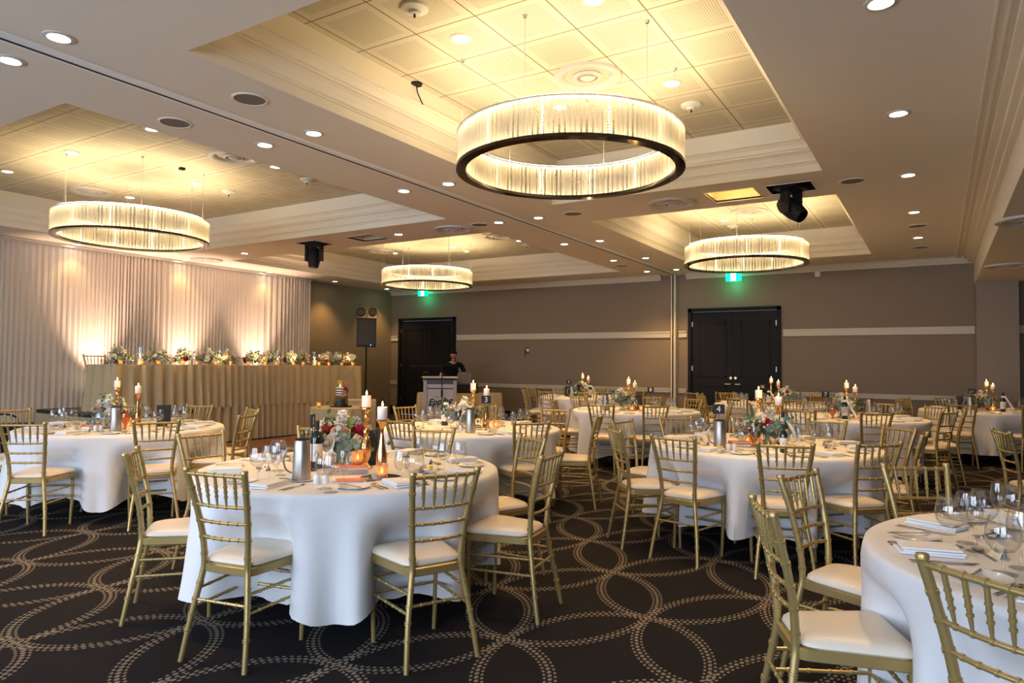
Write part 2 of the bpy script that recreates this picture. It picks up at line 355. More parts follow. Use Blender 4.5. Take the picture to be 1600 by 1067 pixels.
for k, i in enumerate((1, 3, 5)):
    x0, x1 = xs[i], xs[i+1]; g = G()
    g.box(x0, x1, YN-.1, YN-.03, .65, .72).box(x0, x1, YN-.1, YN-.03, 2.78, 2.85)
    for q in range(5): xx = x0+(x1-x0-.06)*q/4; g.box(xx, xx+.06, YN-.1, YN-.03, .72, 2.78)
    o = struct(g.obj('window_%d' % (k+1), 'blackframe', smooth=False))
    G().quad((x0, YN-.06, .72), (x1, YN-.06, .72), (x1, YN-.06, 2.78), (x0, YN-.06, 2.78)).obj('glass_pane', 'glass', o, smooth=False)
# rails and cornices on the back wall
def rail(segs, prof):
    global n_trim
    g = G()
    for a, b in segs:
        for d, z0, z1 in prof: g.box(a, b, YB-d, YB, z0, z1)
    struct(g.obj('trim_%d' % n_trim, 'rail', smooth=False)); n_trim += 1
seg = [(XW, D1[0]-.04), (D1[1]+.04, -5.09), (-4.90, D2[0]-.04), (D2[1]+.04, .56), (1.2, XR)]
rail(seg, [(.02, 2.055, 2.19), (.035, 2.165, 2.195), (.03, 2.055, 2.075)])
rail(seg, [(.02, .835, .92), (.04, .895, .925), (.03, .835, .852)])
rail([(XW, -5.30), (-4.72, .56), (1.2, XR)], [(.10, H-.03, H), (.075, H-.07, H-.03), (.045, H-.115, H-.07), (.16, H-.012, H)])
g = G()
for a, b in seg: g.box(a, b, YB-.02, YB, 0, .24)
struct(g.obj('baseboard_back', 'dark', smooth=False))
# wall track posts and pilaster
g = G().box(-5.055, -5.025, YB-.09, YB, 0, H).box(-4.985, -4.94, YB-.11, YB, 0, H); struct(g.obj('trim_%d' % n_trim, 'rail', smooth=False)); n_trim += 1
g = G().box(-5.025, -4.985, YB-.05, YB, 0, H); struct(g.obj('trim_%d' % n_trim, 'dark', smooth=False)); n_trim += 1
struct(G().box(.57, 1.185, YB-.30, YB, 0, 2.95).obj('wall_column', wallpaper('pillar_wallpaper', (.23, .19, .155), (.31, .255, .21)), smooth=False))
struct(G().box(1.3, 5, YB-.03, YB, 2.25, 2.80).obj('trim_%d' % n_trim, 'grille', smooth=False)); n_trim += 1
# doors
def door(idx, a, b, label):
    g = G(); f = .075
    g.box(a, a+f, YB-.06, YB+.02, 0, ZD).box(b-f, b, YB-.06, YB+.02, 0, ZD).box(a, b, YB-.06, YB+.02, ZD-f, ZD)
    o = struct(g.obj('door_%d' % idx, 'blackframe', smooth=False)); mid = (a+b)/2
    for s0, s1, hs in ((a+f, mid-.004, 1), (mid+.004, b-f, -1)):
        g = G().box(s0, s1, YB-.01, YB+.045, .01, ZD-f-.005)
        for z0, z1 in ((.25, 1.02), (1.2, ZD-.3)):                   # raised moulding frames
            x0, x1 = s0+.14, s1-.14
            g.box(x0, x1, YB-.022, YB-.01, z0, z0+.03).box(x0, x1, YB-.022, YB-.01, z1-.03, z1).box(x0, x0+.03, YB-.022, YB-.01, z0, z1).box(x1-.03, x1, YB-.022, YB-.01, z0, z1)
        l = g.obj('door_leaf', 'doorblack', o, smooth=False)
        hx = (s0+.012) if hs == 1 else (s1-.012)
        for z in (.4, 1.32, 2.28): G().box(hx-.014, hx+.014, YB-.03, YB-.008, z, z+.11).obj('hinge', 'hinge', l, smooth=False)
        kx = mid-.05*hs
        G().lathe([(.001, 0), (.027, 0), (.027, .02), (.001, .02)], 14).obj('lock_plate', 'brass', l).matrix_local = Matrix.Translation((kx, YB-.01, 1.18)) @ Matrix.Rotation(radians(90), 4, 'X')
        G().tube([(kx, YB-.01, 1.05), (kx, YB-.06, 1.05), (kx-.11*hs, YB-.065, 1.05)], .011, 8).obj('handle', 'brass', l)
door(1, *D1, ''); door(2, *D2, '')

# ------------------------------------------------------------------ ceiling fixtures
def clockless(loc): pass
def make_downlight():
    o = G().lathe([(.088, 0), (.088, -.006), (.066, -.010), (.058, -.002), (.055, .03)], 24).obj('downlight', 'trimw')
    G().disc(.056, -.002, 20, up=False).obj('lamp', 'lamp', o, smooth=False)
    return freeze(o)
dl = make_downlight()
DL = []
right_names = ['nearest', 'second', 'third', 'fourth', 'fifth', 'sixth', 'seventh']
for i, y in enumerate((2.14, 4.22, 6.19, 8.25, 10.28, 12.35, 14.14)):
    DL.append((-4.675, y, H, '%s downlight right of the ceiling track, counted from the camera' % right_names[i].capitalize()))
    DL.append((-5.325, y, H, '%s downlight left of the ceiling track, counted from the camera' % right_names[i].capitalize()))
for i, y in enumerate((4.27, 6.23, 8.29, 10.32, 12.37)):
    DL.append((-.255, y, H, '%s downlight along the right-hand bulkhead, counted from the camera' % right_names[i].capitalize()))
for i, y in enumerate((6.26, 8.30, 10.34, 12.33, 14.24)):
    DL.append((-12.80, y, H, '%s downlight along the drape wall, counted from the camera' % right_names[i].capitalize()))
DL += [(-11.0, 8.32, H, 'Downlight in the cross beam near the white drapes'), (-7.2, 8.26, H, 'Downlight in the cross beam right of the left ceiling hatch')]
CP = [('near right', (-2.58, 5.13), (-.565, .565)), ('far right', (-2.58, 11.27), (-.565, .565)), ('near left', (-8.98, 5.13), (-1.68, 0, 1.68)), ('far left', (-8.98, 11.27), (-1.68, 0, 1.68))]
for nm, (cx, cy), dx in CP:
    for d in dx:
        for e in (-.83, .83):
            pos = {-1: 'left', 0: 'middle', 1: 'right'}[(d > 0)-(d < 0)]
            DL.append((cx+d, cy+e, ZP, 'Small downlight in the %s coffer, %s of its %s row' % (nm, pos, 'near' if e < 0 else 'far')))
for x, y, z, lab in DL:
    place(dl, (x, y, z), 0, lab, 'downlight', 'recessed downlights')
    pw = DOWN_W*(.22 if x < -12.5 and y < 11.9 else 1) if z == H else DOWN_W*.6
    light('downlight_beam', 'SPOT', (x, y, z-.03), pw, WARM, size=.05, spot=radians(95), blend=.7)

def make_diffuser(mt='trimw'):
    o = G().lathe([(.30, 0), (.295, -.022), (.26, -.032), (.22, -.018), (.185, .01), (.175, .05)], 36).obj('air_diffuser', mt)
    G().disc(.176, .03, 28, up=False).obj('duct_shade_disc', 'void', o, smooth=False)  # flat disc, its dark colour stands for the shade inside the duct
    G().lathe([(.125, .0), (.13, -.012), (.10, -.026), (.088, -.018), (.092, .0), (.125, .008), (.125, 0)], 30).obj('ring_vane', mt, o)
    G().lathe([(.001, -.035), (.04, -.035), (.065, -.022), (.06, .0), (.001, .0)], 24).obj('centre_cone', mt, o)
    return freeze(o)
df = make_diffuser()
for x, y, z, lab in [(-2.60, 5.44, ZP, 'Round white air diffuser above the nearest chandelier'), (-2.62, 11.6, ZP, 'Round air diffuser above the far right chandelier'),
    (-10.81, 5.46, ZP, 'Round air diffuser above the left chandelier'), (-7.40, 5.41, ZP, 'Round air diffuser at the right side of the left coffer'), (-10.75, 11.75, ZP, 'Round air diffuser left of the far left chandelier'), (-7.42, 11.45, ZP, 'Round air diffuser at the right edge of the far left coffer'),
    (-6.19, 8.35, H, 'Round air diffuser in the beam left of the ceiling track'), (-2.80, 8.31, H, 'Round air diffuser in the beam beside the open lit hatch'), (-12.4, 8.5, H, 'Round air diffuser against the top of the white drapes'), (.88, 12.45, 2.95, 'Round air diffuser in the lowered right ceiling, farther one'), (.80, 8.7, 2.95, 'Round air diffuser in the lowered right ceiling, nearer one')]:
    place(df, (x, y, z), 0, lab, 'air vent', 'round air diffusers')
def make_speaker():
    o = G().lathe([(.135, 0), (.133, -.006), (.118, -.008), (.114, -.003)], 30).obj('ceiling_speaker', 'plaster')
    G().disc(.115, -.004, 28, up=False).obj('grille', 'grille', o, smooth=False)
    return freeze(o)
spk = make_speaker()
for x, y, lab in [(-4.50, 3.42, 'nearest one right of the ceiling track'), (-5.50, 3.44, 'nearest one left of the ceiling track'), (-4.15, 8.26, 'beyond the near right coffer corner'), (-5.66, 8.26, 'beside the diffuser left of the track'), (-.24, 11.35, 'between downlights of the right-hand bulkhead'), (-.24, 13.4, 'farthest one along the right-hand bulkhead'), (-5.46, 13.09, 'beyond the far left coffer, beside the track'), (-.78, 8.27, 'tiny pale one beside the black moving head')]:
    place(spk, (x, y, H), 0, 'Round ceiling speaker, '+lab, 'ceiling speaker', 'ceiling speakers')
def make_detector():
    o = G().lathe([(.10, 0), (.098, -.018), (.07, -.03), (.045, -.034), (.04, -.05), (.001, -.052)], 24).obj('smoke_detector', 'sens')
    G().tube([(0, 0, -.05), (0, 0, -.075)], .008, 6).obj('sensor_tip', 'dark', o)
    return freeze(o)
det = make_detector()
for x, y, lab in [(-3.15, 3.75, 'nearest one in the near right coffer'), (-2.02, 6.55, 'far one in the near right coffer'), (-3.14, 12.66, 'left one in the far right coffer'), (-2.05, 12.7, 'right one in the far right coffer'), (-10.60, 3.70, 'nearest one in the left coffer'), (-8.98, 6.49, 'middle one in the left coffer'), (-7.42, 6.6, 'right one in the left coffer'), (-8.96, 12.6, 'left one in the far left coffer'), (-7.4, 12.55, 'right one in the far left coffer')]:
    place(det, (x, y, ZP), 0, 'Round pale smoke detector, '+lab, 'smoke detector', 'smoke detectors')
o = G().box(-.03, .03, -.03, .03, -.03, 0).obj('motion_sensor', 'dark', loc=(-8.42, 5.38, ZP), smooth=False); tag(o, 'Small dark square sensor beside the glow above the left chandelier', 'sensor')
o = G().lathe([(.001, -.02), (.05, -.02), (.055, 0)], 16).obj('ceiling_hook', 'dark', loc=(-4.0, 4.80, ZP)); tag(o, 'Small black hook with dangling cord on the near right coffer', 'hook')
G().tube([(0, 0, -.02), (.015, 0, -.09), (.06, .02, -.2)], .006, 6).obj('cord', 'dark', o)
o = G().box(-.05, .05, -.04, 0, -.06, .06).obj('wall_sensor', 'sens', loc=(-2.05, YB, 3.30), smooth=False); tag(o, 'Small pale box under the cornice right of the exit sign', 'sensor')

# chandeliers
def make_chandelier():
    o = empty('chandelier'); R1, R2, hh = .94, .872, .285
    G().lathe([(R1+.006, .004), (R1+.006, -.022), (R2-.006, -.022), (R2-.006, .004), (R1+.006, .004)], 96).obj('bottom_ring', 'chrome', o)
    G().lathe([(R1+.004, hh), (R1+.004, hh-.010), (R2-.004, hh-.010), (R2-.004, hh), (R1+.004, hh)], 96).obj('top_ring', 'alu', o)
    N = 150
    rod = G(); rod.tube([(0, 0, .0), (0, 0, hh-.012)], .0125, 6, cap=False); rm = rod.mesh('crystal_rod', 'rod')
    rest = G()
    for k in range(N):
        a = 2*pi*k/N; x, y = (R1-.012)*cos(a), (R1-.012)*sin(a)
        near = (k % 15) < 10
        if near: link('crystal_rod', rm, o, (x, y, .004), a)
        else: rest.tube([(x, y, .004), (x, y, hh-.008)], .0125, 6, cap=False)
    r = rest.obj('crystal_rods', 'rod', o); r['kind'] = 'stuff'
    inner = G()
    for k in range(110):
        a = 2*pi*k/110; x, y = (R2+.012)*cos(a), (R2+.012)*sin(a); inner.tube([(x, y, .004), (x, y, hh-.008)], .0115, 5, cap=False)
    r = inner.obj('inner_crystal_rods', 'rod', o); r['kind'] = 'stuff'
    for k in range(12):
        a = 2*pi*(k+.3)/12; g = G()
        for q in range(11): g.ball((0, 0, .03+.021*q), .0045, 6)
        link('led_strip', g.mesh('led_strip', 'led', False), o, ((R1+R2)/2*cos(a), (R1+R2)/2*sin(a), 0), a)
    G().lathe([((R1+R2)/2+.012, hh-.013), ((R1+R2)/2-.012, hh-.013)], 64).obj('rod_fill_ring', 'rodfill', o, smooth=False)  # glowing ring added to light the rods evenly from above
    G().lathe([((R1+R2)/2-.010, .006), ((R1+R2)/2+.010, .006)], 64).obj('rod_fill_ring', 'rodfill', o, smooth=False)  # second added ring, brightens the lower part of the rods
    G().lathe([((R1+R2)/2+.03, hh+.004), ((R1+R2)/2-.03, hh+.004)], 64).obj('up_light', 'uplite', o, smooth=False)
    for k in range(6):
        a = pi/6+2*pi*k/6; x, y = .9*cos(a), .9*sin(a)
        c = G().tube([(x, y, hh), (x, y, ZP-3.055)], .0025, 5).obj('suspension_cable', 'alu', o)
        G().lathe([(.012, -.02), (.02, 0)], 10, (x, y, ZP-3.055)).obj('cable_cap', 'alu', c)
    return freeze(o)
ch = make_chandelier()
for x, y, lab in [(-2.62, 5.14, 'Ring chandelier of glass rods, the nearest and largest in view'), (-9.2, 5.2, 'Ring chandelier of glass rods at left, before the white drapes'), (-9.07, 11.33, 'Small-looking ring chandelier above the lectern and left doors'), (-2.61, 11.29, 'Ring chandelier of glass rods before the right black doors')]:
    place(ch, (x, y, 3.055), .1, lab, 'chandelier', 'ring chandeliers of glass rods')

# moving heads
def moving_head(x, y, rz, tilt, label):
    o = empty('moving_head_light', (x, y, H+.10), rz)
    G().box(-.15, .15, -.13, .13, -.12, 0).obj('base', 'dark', o, smooth=False)
    G().box(-.15, -.11, -.05, .05, -.40, -.12).box(.11, .15, -.05, .05, -.40, -.12).box(-.15, .15, -.05, .05, -.16, -.12).obj('yoke', 'dark', o, smooth=False)
    hd = G().lathe([(.001, -.16), (.07, -.16), (.10, -.10), (.105, .05), (.085, .15), (.08, .17)], 16).disc(.08, .165, 16).obj('head', 'dark', o)
    hd.matrix_local = Matrix.Translation((0, 0, -.34)) @ Matrix.Rotation(tilt, 4, 'X')
    G().disc(.07, .168, 16).obj('lens', 'chrome', hd)
    return tag(o, label, 'stage light', 'ceiling moving head lights')
moving_head(-1.40, 8.25, radians(70), radians(130), 'Black moving head stage light tilted sideways, right of the lit hatch')
moving_head(-9.04, 8.22, radians(20), radians(175), 'Black moving head stage light hanging straight before the drapes')
# exit signs
def exit_sign(x, y, z, label):
    o = G().box(-.155, .155, -.02, .02, -.09, .09).obj('exit_sign', 'green', loc=(x, y, z), smooth=False)
    G().box(-.055, .05, -.026, -.02, -.085, .085).obj('pictogram_panel', 'exitw', o, smooth=False)
    g = G(); Y = -.032
    g.lathe([(.001, -.006), (.012, -.006), (.012, .006), (.001, .006)], 10, (0, 0, 0))
    for i in range(len(g.v)): x_, y_, z_ = g.v[i]; g.v[i] = (x_+.012, Y+z_*.3, y_+.055)
    for pts in ([(.006, .04), (-.004, .0)], [(-.004, .0), (.022, -.02), (.02, -.06)], [(-.004, .0), (-.018, -.03), (-.042, -.035)], [(.004, .034), (.03, .02), (.04, .002)], [(.004, .034), (-.022, .03), (-.034, .008)]):
        g.tube([(a, Y, b) for a, b in pts], .006, 6)
    g.obj('running_man', 'green', o)
    G().tube([(-.1, 0, .09), (-.1, 0, H-z)], .006, 6).tube([(.1, 0, .09), (.1, 0, H-z)], .006, 6).obj('hanger', 'alu', o)
    light('exit_glow', 'POINT', (x, y-.02, z-.16), 1.2, (.05, 1, .45), size=.05)
    return tag(o, label, 'exit sign', 'exit signs')
exit_sign(-3.66, YB-.20, 3.31, 'Green exit sign with running figure above the right black doors')
exit_sign(-12.0, YB-.20, 3.36, 'Green exit sign above left doors, partly behind the small chandelier')
# wall speaker knob
o = G().lathe([(.001, .03), (.05, .028), (.075, .012), (.08, 0)], 20).obj('wall_dial', 'hinge'); o.matrix_world = Matrix.Translation((-8.79, YB, 1.78)) @ Matrix.Rotation(radians(90), 4, 'X')
tag(o, 'Round silver dial with a dangling tag on the back wall', 'wall dial')
G().tube([(-.05, 0, .03), (-.055, -.16, .03)], .008, 6).obj('hanging_tag', 'dark', o)

# ------------------------------------------------------------------ drapes, stage and bridal table
random.seed(4)
def pleat_sheet(name, path, z0, z1, amp, per, material, rows=2, seed=1, flare=0, parent=None, loc=None, top_amp=1.0, thick=0):
    rnd = random.Random(seed); L = [0]
    for a, b in zip(path, path[1:]): L.append(L[-1]+sqrt((b[0]-a[0])**2+(b[1]-a[1])**2))
    step = per/7; n = int(L[-1]/step); ph = rnd.random()*6; pos = []; s = 0
    phs = []; acc = 0
    for i in range(n+1):
        acc += 2*pi*step/per*(1+.30*sin(i*.037+ph)+.2*sin(i*.011+1.7*ph)); phs.append(acc)
    g = G(); vs = []
    for j in range(rows+1):
        t = j/rows; z = z1+(z0-z1)*t
        for i in range(n+1):
            s = L[-1]*i/n; k = 0
            while k < len(L)-2 and s > L[k+1]: k += 1
            u = (s-L[k])/max(1e-6, L[k+1]-L[k]); a, b = path[k], path[k+1]
            x, y = a[0]+(b[0]-a[0])*u, a[1]+(b[1]-a[1])*u; dx, dy = (b[0]-a[0]), (b[1]-a[1]); dl_ = sqrt(dx*dx+dy*dy); nx, ny = dy/dl_, -dx/dl_
            A = amp*(top_amp+(1-top_amp)*t)*(.65+.35*sin(i*.021+ph*2)); d = A*(sin(phs[i])+.35*sin(2.3*phs[i]+ph)) + flare*t
            vs.append((x+nx*d, y+ny*d, z))
    fs = [(j*(n+1)+i, j*(n+1)+i+1, (j+1)*(n+1)+i+1, (j+1)*(n+1)+i) for j in range(rows) for i in range(n)]
    g.add(vs, fs); return g.obj(name, material, parent, loc, angle=80)
ST = (-12.85, -10.80, 5.72, 11.6, .60)
cur = pleat_sheet('white_drape', [(-13.0, 0.5), (-13.0, 11.72)], .02, H-.02, .021, .09, 'curtain', 3, 3)
tag(cur, 'Long ivory pleated drape hanging along the left wall', 'drape')
G().box(-13.06, -12.94, .4, 11.74, H-.05, H-.005).obj('drape_track', 'alu', cur, smooth=False)
stg = empty('stage', (0, 0, 0)); tag(stg, 'Low dark-topped stage behind the head table, skirted in champagne cloth', 'stage')
G().box(ST[0], ST[1], ST[2], ST[3], ST[4]-.06, ST[4]).obj('deck', 'stage', stg, smooth=False)
g = G()
for x in (ST[0]+.1, ST[1]-.15):
    for y in (ST[2]+.15, 7.7, 9.6, ST[3]-.1): g.box(x-.03, x+.03, y-.03, y+.03, 0, ST[4]-.06)
g.obj('frame', 'greyd', stg, smooth=False)
pleat_sheet('skirt', [(ST[0], ST[2]-.012), (ST[1]+.01, ST[2]-.012), (ST[1]+.01, ST[3])], .01, ST[4]-.06, .016, .14, 'skirt', 2, 8, parent=stg)
# steps beside the stage
stp = empty('stage_steps', (0, 0, 0)); tag(stp, 'Small dark step unit at the near end of the stage', 'steps')
G().box(-11.95, -11.05, 5.36, 5.68, .30, .34).box(-11.95, -11.05, 5.36, 5.39, .30, .34).obj('tread', 'stage', stp, smooth=False)
G().box(-11.93, -11.88, 5.38, 5.66, 0, .30).box(-11.12, -11.07, 5.38, 5.66, 0, .30).obj('frame', 'greyd', stp, smooth=False)
BT = (-11.52, -10.78, 5.84, 11.22); BZ = 1.36
bt = empty('head_table', (0, 0, 0)); tag(bt, 'Long head table on the stage', 'table')
G().box(BT[0]+.02, BT[1]-.02, BT[2]+.02, BT[3]-.02, BZ-.04, BZ-.006).obj('tabletop', 'stage', bt, smooth=False)
for x in (BT[0]+.08, BT[1]-.08):
    for y in (BT[2]+.1, 7.6, 9.4, BT[3]-.1): G().tube([(x, y, ST[4]), (x, y, BZ-.04)], .018, 8).obj('leg', 'greyd', bt)
tc = G().box(BT[0], BT[1]-.005, BT[2], BT[3], BZ-.005, BZ+.002).obj('head_table_cloth', 'skirt', smooth=False)
tag(tc, 'Champagne pleated floor-length cloth over the long head table', 'tablecloth')
pleat_sheet('pleated_skirt', [(BT[0], BT[2]), (BT[1], BT[2]), (BT[1], BT[3]), (BT[0], BT[3])], ST[4]+.02, BZ-.001, .042, .20, 'skirt', 5, 5, flare=.03, parent=tc, top_amp=.3)
sk = pleat_sheet('stage_front_skirt', [(-10.765, 5.80), (-10.765, 11.45), (-11.3, 11.62)], .012, ST[4]+.05, .040, .20, 'skirt', 3, 5, flare=.01)
tag(sk, 'Champagne pleated cloth covering the stage front below the head table', 'skirt')
# uplights behind the head table washing the drapes
for i, y in enumerate((6.65, 8.37, 10.1)):
    o = empty('uplight', (-12.62, y, ST[4])); tag(o, 'Small black floor uplight washing the drape, %s along the stage' % ('nearest', 'middle', 'farthest')[i], 'uplight', 'floor uplights on the stage')
    G().lathe([(.001, .03), (.07, .03), (.08, .05), (.08, .17), (.07, .18)], 18).obj('housing', 'dark', o)
    G().disc(.068, .172, 18).obj('lens', 'lamp', o)
    G().box(-.10, .10, -.02, .02, 0, .03).obj('bracket', 'dark', o, smooth=False)
    light('uplight_beam', 'SPOT', (-12.62, y, ST[4]+.20), UP_W, (1, .67, .48), size=.05, spot=radians(66), blend=1, rot=(0, radians(180-7), 0))

# ------------------------------------------------------------------ chiavari chair
def interp(path, z):
    for a, b in zip(path, path[1:]):
        if a[2] <= z <= b[2]: t = (z-a[2])/(b[2]-a[2]); return tuple(a[i]+(b[i]-a[i])*t for i in range(3))
    return path[-1]
POST = [(.190, -.258, 0), (.168, -.222, .2), (.137, -.188, .40), (.130, -.183, .47), (.138, -.192, .60), (.156, -.225, .76), (.173, -.262, .895)]
def smooth_path(pts, k=3):
    out = []
    n = len(pts)
    for i in range(n-1):
        p0, p1, p2, p3 = pts[max(i-1, 0)], pts[i], pts[i+1], pts[min(i+2, n-1)]
        for j in range(k):
            t = j/k; out.append(tuple(.5*((2*p1[c])+(-p0[c]+p2[c])*t+(2*p0[c]-5*p1[c]+4*p2[c]-p3[c])*t*t+(-p0[c]+3*p1[c]-3*p2[c]+p3[c])*t**3) for c in range(3)))
    out.append(tuple(pts[-1])); return out
PS = smooth_path(POST)
def ring_on(g, a, b, t, r, w=.0035, n=10):
    a, b = Vector(a), Vector(b); d = (b-a).normalized(); p = a+(b-a)*t
    g.tube([p-d*w*1.6, p-d*w, p+d*w, p+d*w*1.6], [r*.86, r*1.16, r*1.16, r*.86], n, cap=False)
def rodr(a, b, r, rings, bow=None, n=8):
    g = G(); a, b = Vector(a), Vector(b)
    pts = [a+(b-a)*t+(Vector(bow)*(4*t*(1-t)) if bow else Vector()) for t in [i/8 for i in range(9)]] if bow else [a, b]
    g.tube(pts, r, n)
    for t in rings:
        c = a+(b-a)*t+(Vector(bow)*(4*t*(1-t)) if bow else Vector()); d = (b-a).normalized()*.05
        ring_on(g, c-d, c+d, .5, r*1.12, .004, n)
    return g
def make_chair():
    o = empty('chiavari_chair')
    for s in (-1, 1):
        g = G(); path = [(x*s, y, z) for x, y, z in PS]; rr = [.0125+.0025*min(1, max(0, z/.4)) for _, _, z in path]
        g.tube(path+[(path[-1][0], path[-1][1]-.004, .915)], rr+[.0150], 12)
        tp = (path[-1][0]+s*.0, path[-1][1]-.004, .905)
        g.lathe([(.0135, 0), (.0178, .004), (.0182, .012), (.016, .019), (.001, .021)], 12, tp)
        for z in (.14, .215, .285, .36, .50, .585, .665, .745, .82):
            p = Vector(interp(path, z)); q = Vector(interp(path, z+.02)); d = (q-p).normalized()
            for off in (-.0045, .0045): ring_on(g, p+d*(off-.01), p+d*(off+.01), .5, .0155, .0024, 12)
        g.obj('leg', 'gold', o)
        g = G().tube([(.172*s, .175, 0), (.180*s, .178, .2), (.184*s, .180, .425)], [.0115, .0135, .015], 12)
        for z in (.25, .335, .39):
            for off in (-.0045, .0045): g.lathe([(.014, -.003), (.0175, -.0015), (.0175, .0015), (.014, .003)], 12, (.182*s, .178, z+off))
        g.obj('leg', 'gold', o)
    # seat frame: trapezoid ring with rounded corners
    def outline(w0, w1, y0, y1, rc, n=5):
        P = [(-w0, y0), (w0, y0), (w1, y1), (-w1, y1)]; out = []
        for i in range(4):
            p = Vector(P[i]); a = (Vector(P[i-1])-p).normalized(); b = (Vector(P[(i+1) % 4])-p).normalized()
            for j in range(n+1): t = j/n; out.append(tuple((p+a*rc)*(1-t)**2+p*2*t*(1-t)+(p+b*rc)*t*t))
        return out
    def ringmesh(levels):
        g = G(); n = len(levels[0][0]); vs = []
        for ol, z in levels: vs += [(x, y, z if not callable(z) else z(x, y)) for x, y in ol]
        fs = [(i*n+k, i*n+(k+1) % n, (i+1)*n+(k+1) % n, (i+1)*n+k) for i in range(len(levels)-1) for k in range(n)]
        fs += [tuple(range(n-1, -1, -1)), tuple((len(levels)-1)*n+k for k in range(n))]
        return g.add(vs, fs)
    W = lambda e: outline(.150-e, .208-e, -.19+e, .215-e, .05)
    ringmesh([(W(.006), .412), (W(0), .416), (W(0), .450), (W(.006), .454)]).obj('seat_frame', 'gold', o)
    V = lambda e, r=.06: outline(.150-e, .206-e, -.172+e, .212-e, r)
    ringmesh([(V(.008), .454), (V(.0), .462), (V(.002), .474), (V(.014), .486), (V(.04), .495), (V(.08), .499)]).obj('seat_cushion', 'vinyl', o)
    for i, z in enumerate((.895, .745, .665, .585)):
        x, y, _ = interp(POST, z); bow = (0, -.006, 0) if i == 0 else (0, -.022, 0)
        n = 7 if i < 2 else 5
        rodr((-x, y, z), (x, y, z), .0100 if i == 0 else .0080, [(k+1)/(n+1-.0) for k in range(n)] if i > 1 else [(k+1)/6 for k in range(5)], bow, 10).obj('top_rail' if i == 0 else 'cross_rail', 'gold', o)
    x1, y1, _ = interp(POST, .885); x0, y0, _ = interp(POST, .75)
    for k in range(5):
        t = (k+1)/6; bt_ = -.006*4*t*(1-t); bb_ = -.022*4*t*(1-t)
        a = Vector((-x1+2*x1*t, y1+bt_, .888)); b = Vector((-x0+2*x0*t, y0+bb_, .748))
        g = G().tube([a, a+(b-a)*.45, a+(b-a)*.8, b], [.0075, .0080, .0062, .0040], 8)
        for q in (.33, .5, .67): ring_on(g, a, b, q, .0088, .003, 8)
        g.obj('spindle', 'gold', o)
    for s in (-1, 1):
        for z in (.25, .335):
            a = interp(POST, z); rodr((a[0]*s, a[1], z), (.182*s, .178, z), .0075, (.2, .4, .6, .8)).obj('stretcher', 'gold', o)
    for z in (.25, .335): rodr((-.18, .178, z), (.18, .178, z), .0075, (.2, .4, .6, .8)).obj('stretcher', 'gold', o)
    a = interp(POST, .285); rodr((-a[0], a[1], .285), (a[0], a[1], .285), .0075, (.2, .4, .6, .8)).obj('stretcher', 'gold', o)
    return freeze(o)
chair = make_chair()
SEATS = {}
TC = dict(T1=(-3.15, 3.2), T5=(.66, 3.12), T2=(-1.27, 6.1), T3=(-4.12, 5.9), TL=(-6.9, 3.86), T8=(-3.8, 9.65), T7=(-1.0, 10.15), T9=(-6.25, 12.95), T10=(-2.53, 12.7), T11=(.63, 13.2))
TN = dict(T1='front round table', T5='right foreground table', T2='table numbered four', T3='table numbered three', TL='left round table', T8='table numbered eight', T7='table numbered seven', T9='far table numbered nine', T10='table before right doors', T11='table numbered eleven')
# top-rail midpoints and facing angles (degrees)
CH = dict(
 T1=[(-2.90, 2.06, 101), (-2.01, 2.67, 155), (-3.91, 2.24, 50), (-4.49, 3.07, -2), (-1.91, 3.55, -172), (-2.46, 4.27, -120), (-3.40, 4.35, -77), (-4.25, 3.97, -42)],
 T2=[(-2.23, 5.21, 40), (-2.52, 6.07, -8), (-1.65, 4.92, 80), (-.88, 4.93, 108), (-.35, 5.37, 136), (-.10, 6.28, 175), (-.30, 6.89, -133), (-.93, 7.32, -96), (-2.24, 6.77, -44), (-1.65, 7.32, -72)],
 T3=[(-4.14, 4.80, 85), (-3.11, 5.40, 145), (-2.95, 6.50, -165), (-5.45, 6.42, -8), (-4.80, 7.12, -40), (-3.80, 7.15, -80), (-5.1, 5.1, 40)],
 TL=[(-6.33, 2.72, 128), (-5.70, 3.47, 152), (-7.42, 5.04, -72), (-5.73, 4.41, -154), (-6.42, 5.0, -108), (-8.14, 3.39, 0), (-7.75, 2.85, 45), (-8.05, 4.5, -30)],
 T8=[(-3.80, 8.42, 98), (-3.11, 8.60, 135), (-3.30, 10.85, -115), (-4.78, 8.92, 42), (-4.05, 10.92, -70), (-2.56, 9.2, 165), (-2.56, 10.2, -160), (-4.95, 10.1, -20)],
 T7=[(-.61, 8.97, 118), (-1.42, 8.92, 80), (-1.55, 11.35, -75), (-.66, 11.42, -110), (.10, 9.70, 152), (.27, 10.3, 180), (-.05, 11.0, -140), (-2.2, 9.8, 15), (-2.15, 10.7, -25)],
 T11=[(.28, 11.85, 95), (1.15, 12.05, 115), (-.55, 12.8, 20), (-.5, 13.75, -20), (.1, 14.35, -70), (1.85, 12.9, 170), (1.3, 14.3, -115)],
 T5=[(-.56, 2.70, 24), (-.58, 3.61, -18), (-.11, 4.27, -55), (.099, 2.12, 53.8), (.9, 4.4, -100), (1.7, 3.9, -145), (1.95, 3.0, 180)],
 T9=[], T10=[])
for k, n0, off in (('T9', 9, 20), ('T10', 9, -102)):
    for i in range(n0):
        a = radians(off+360*i/n0); CH[k].append((TC[k][0]+1.24*cos(a), TC[k][1]+1.24*sin(a), math.degrees(a)+180))
HR = ['twelve', 'one', 'two', 'three', 'four', 'five', 'six', 'seven', 'eight', 'nine', 'ten', 'eleven']
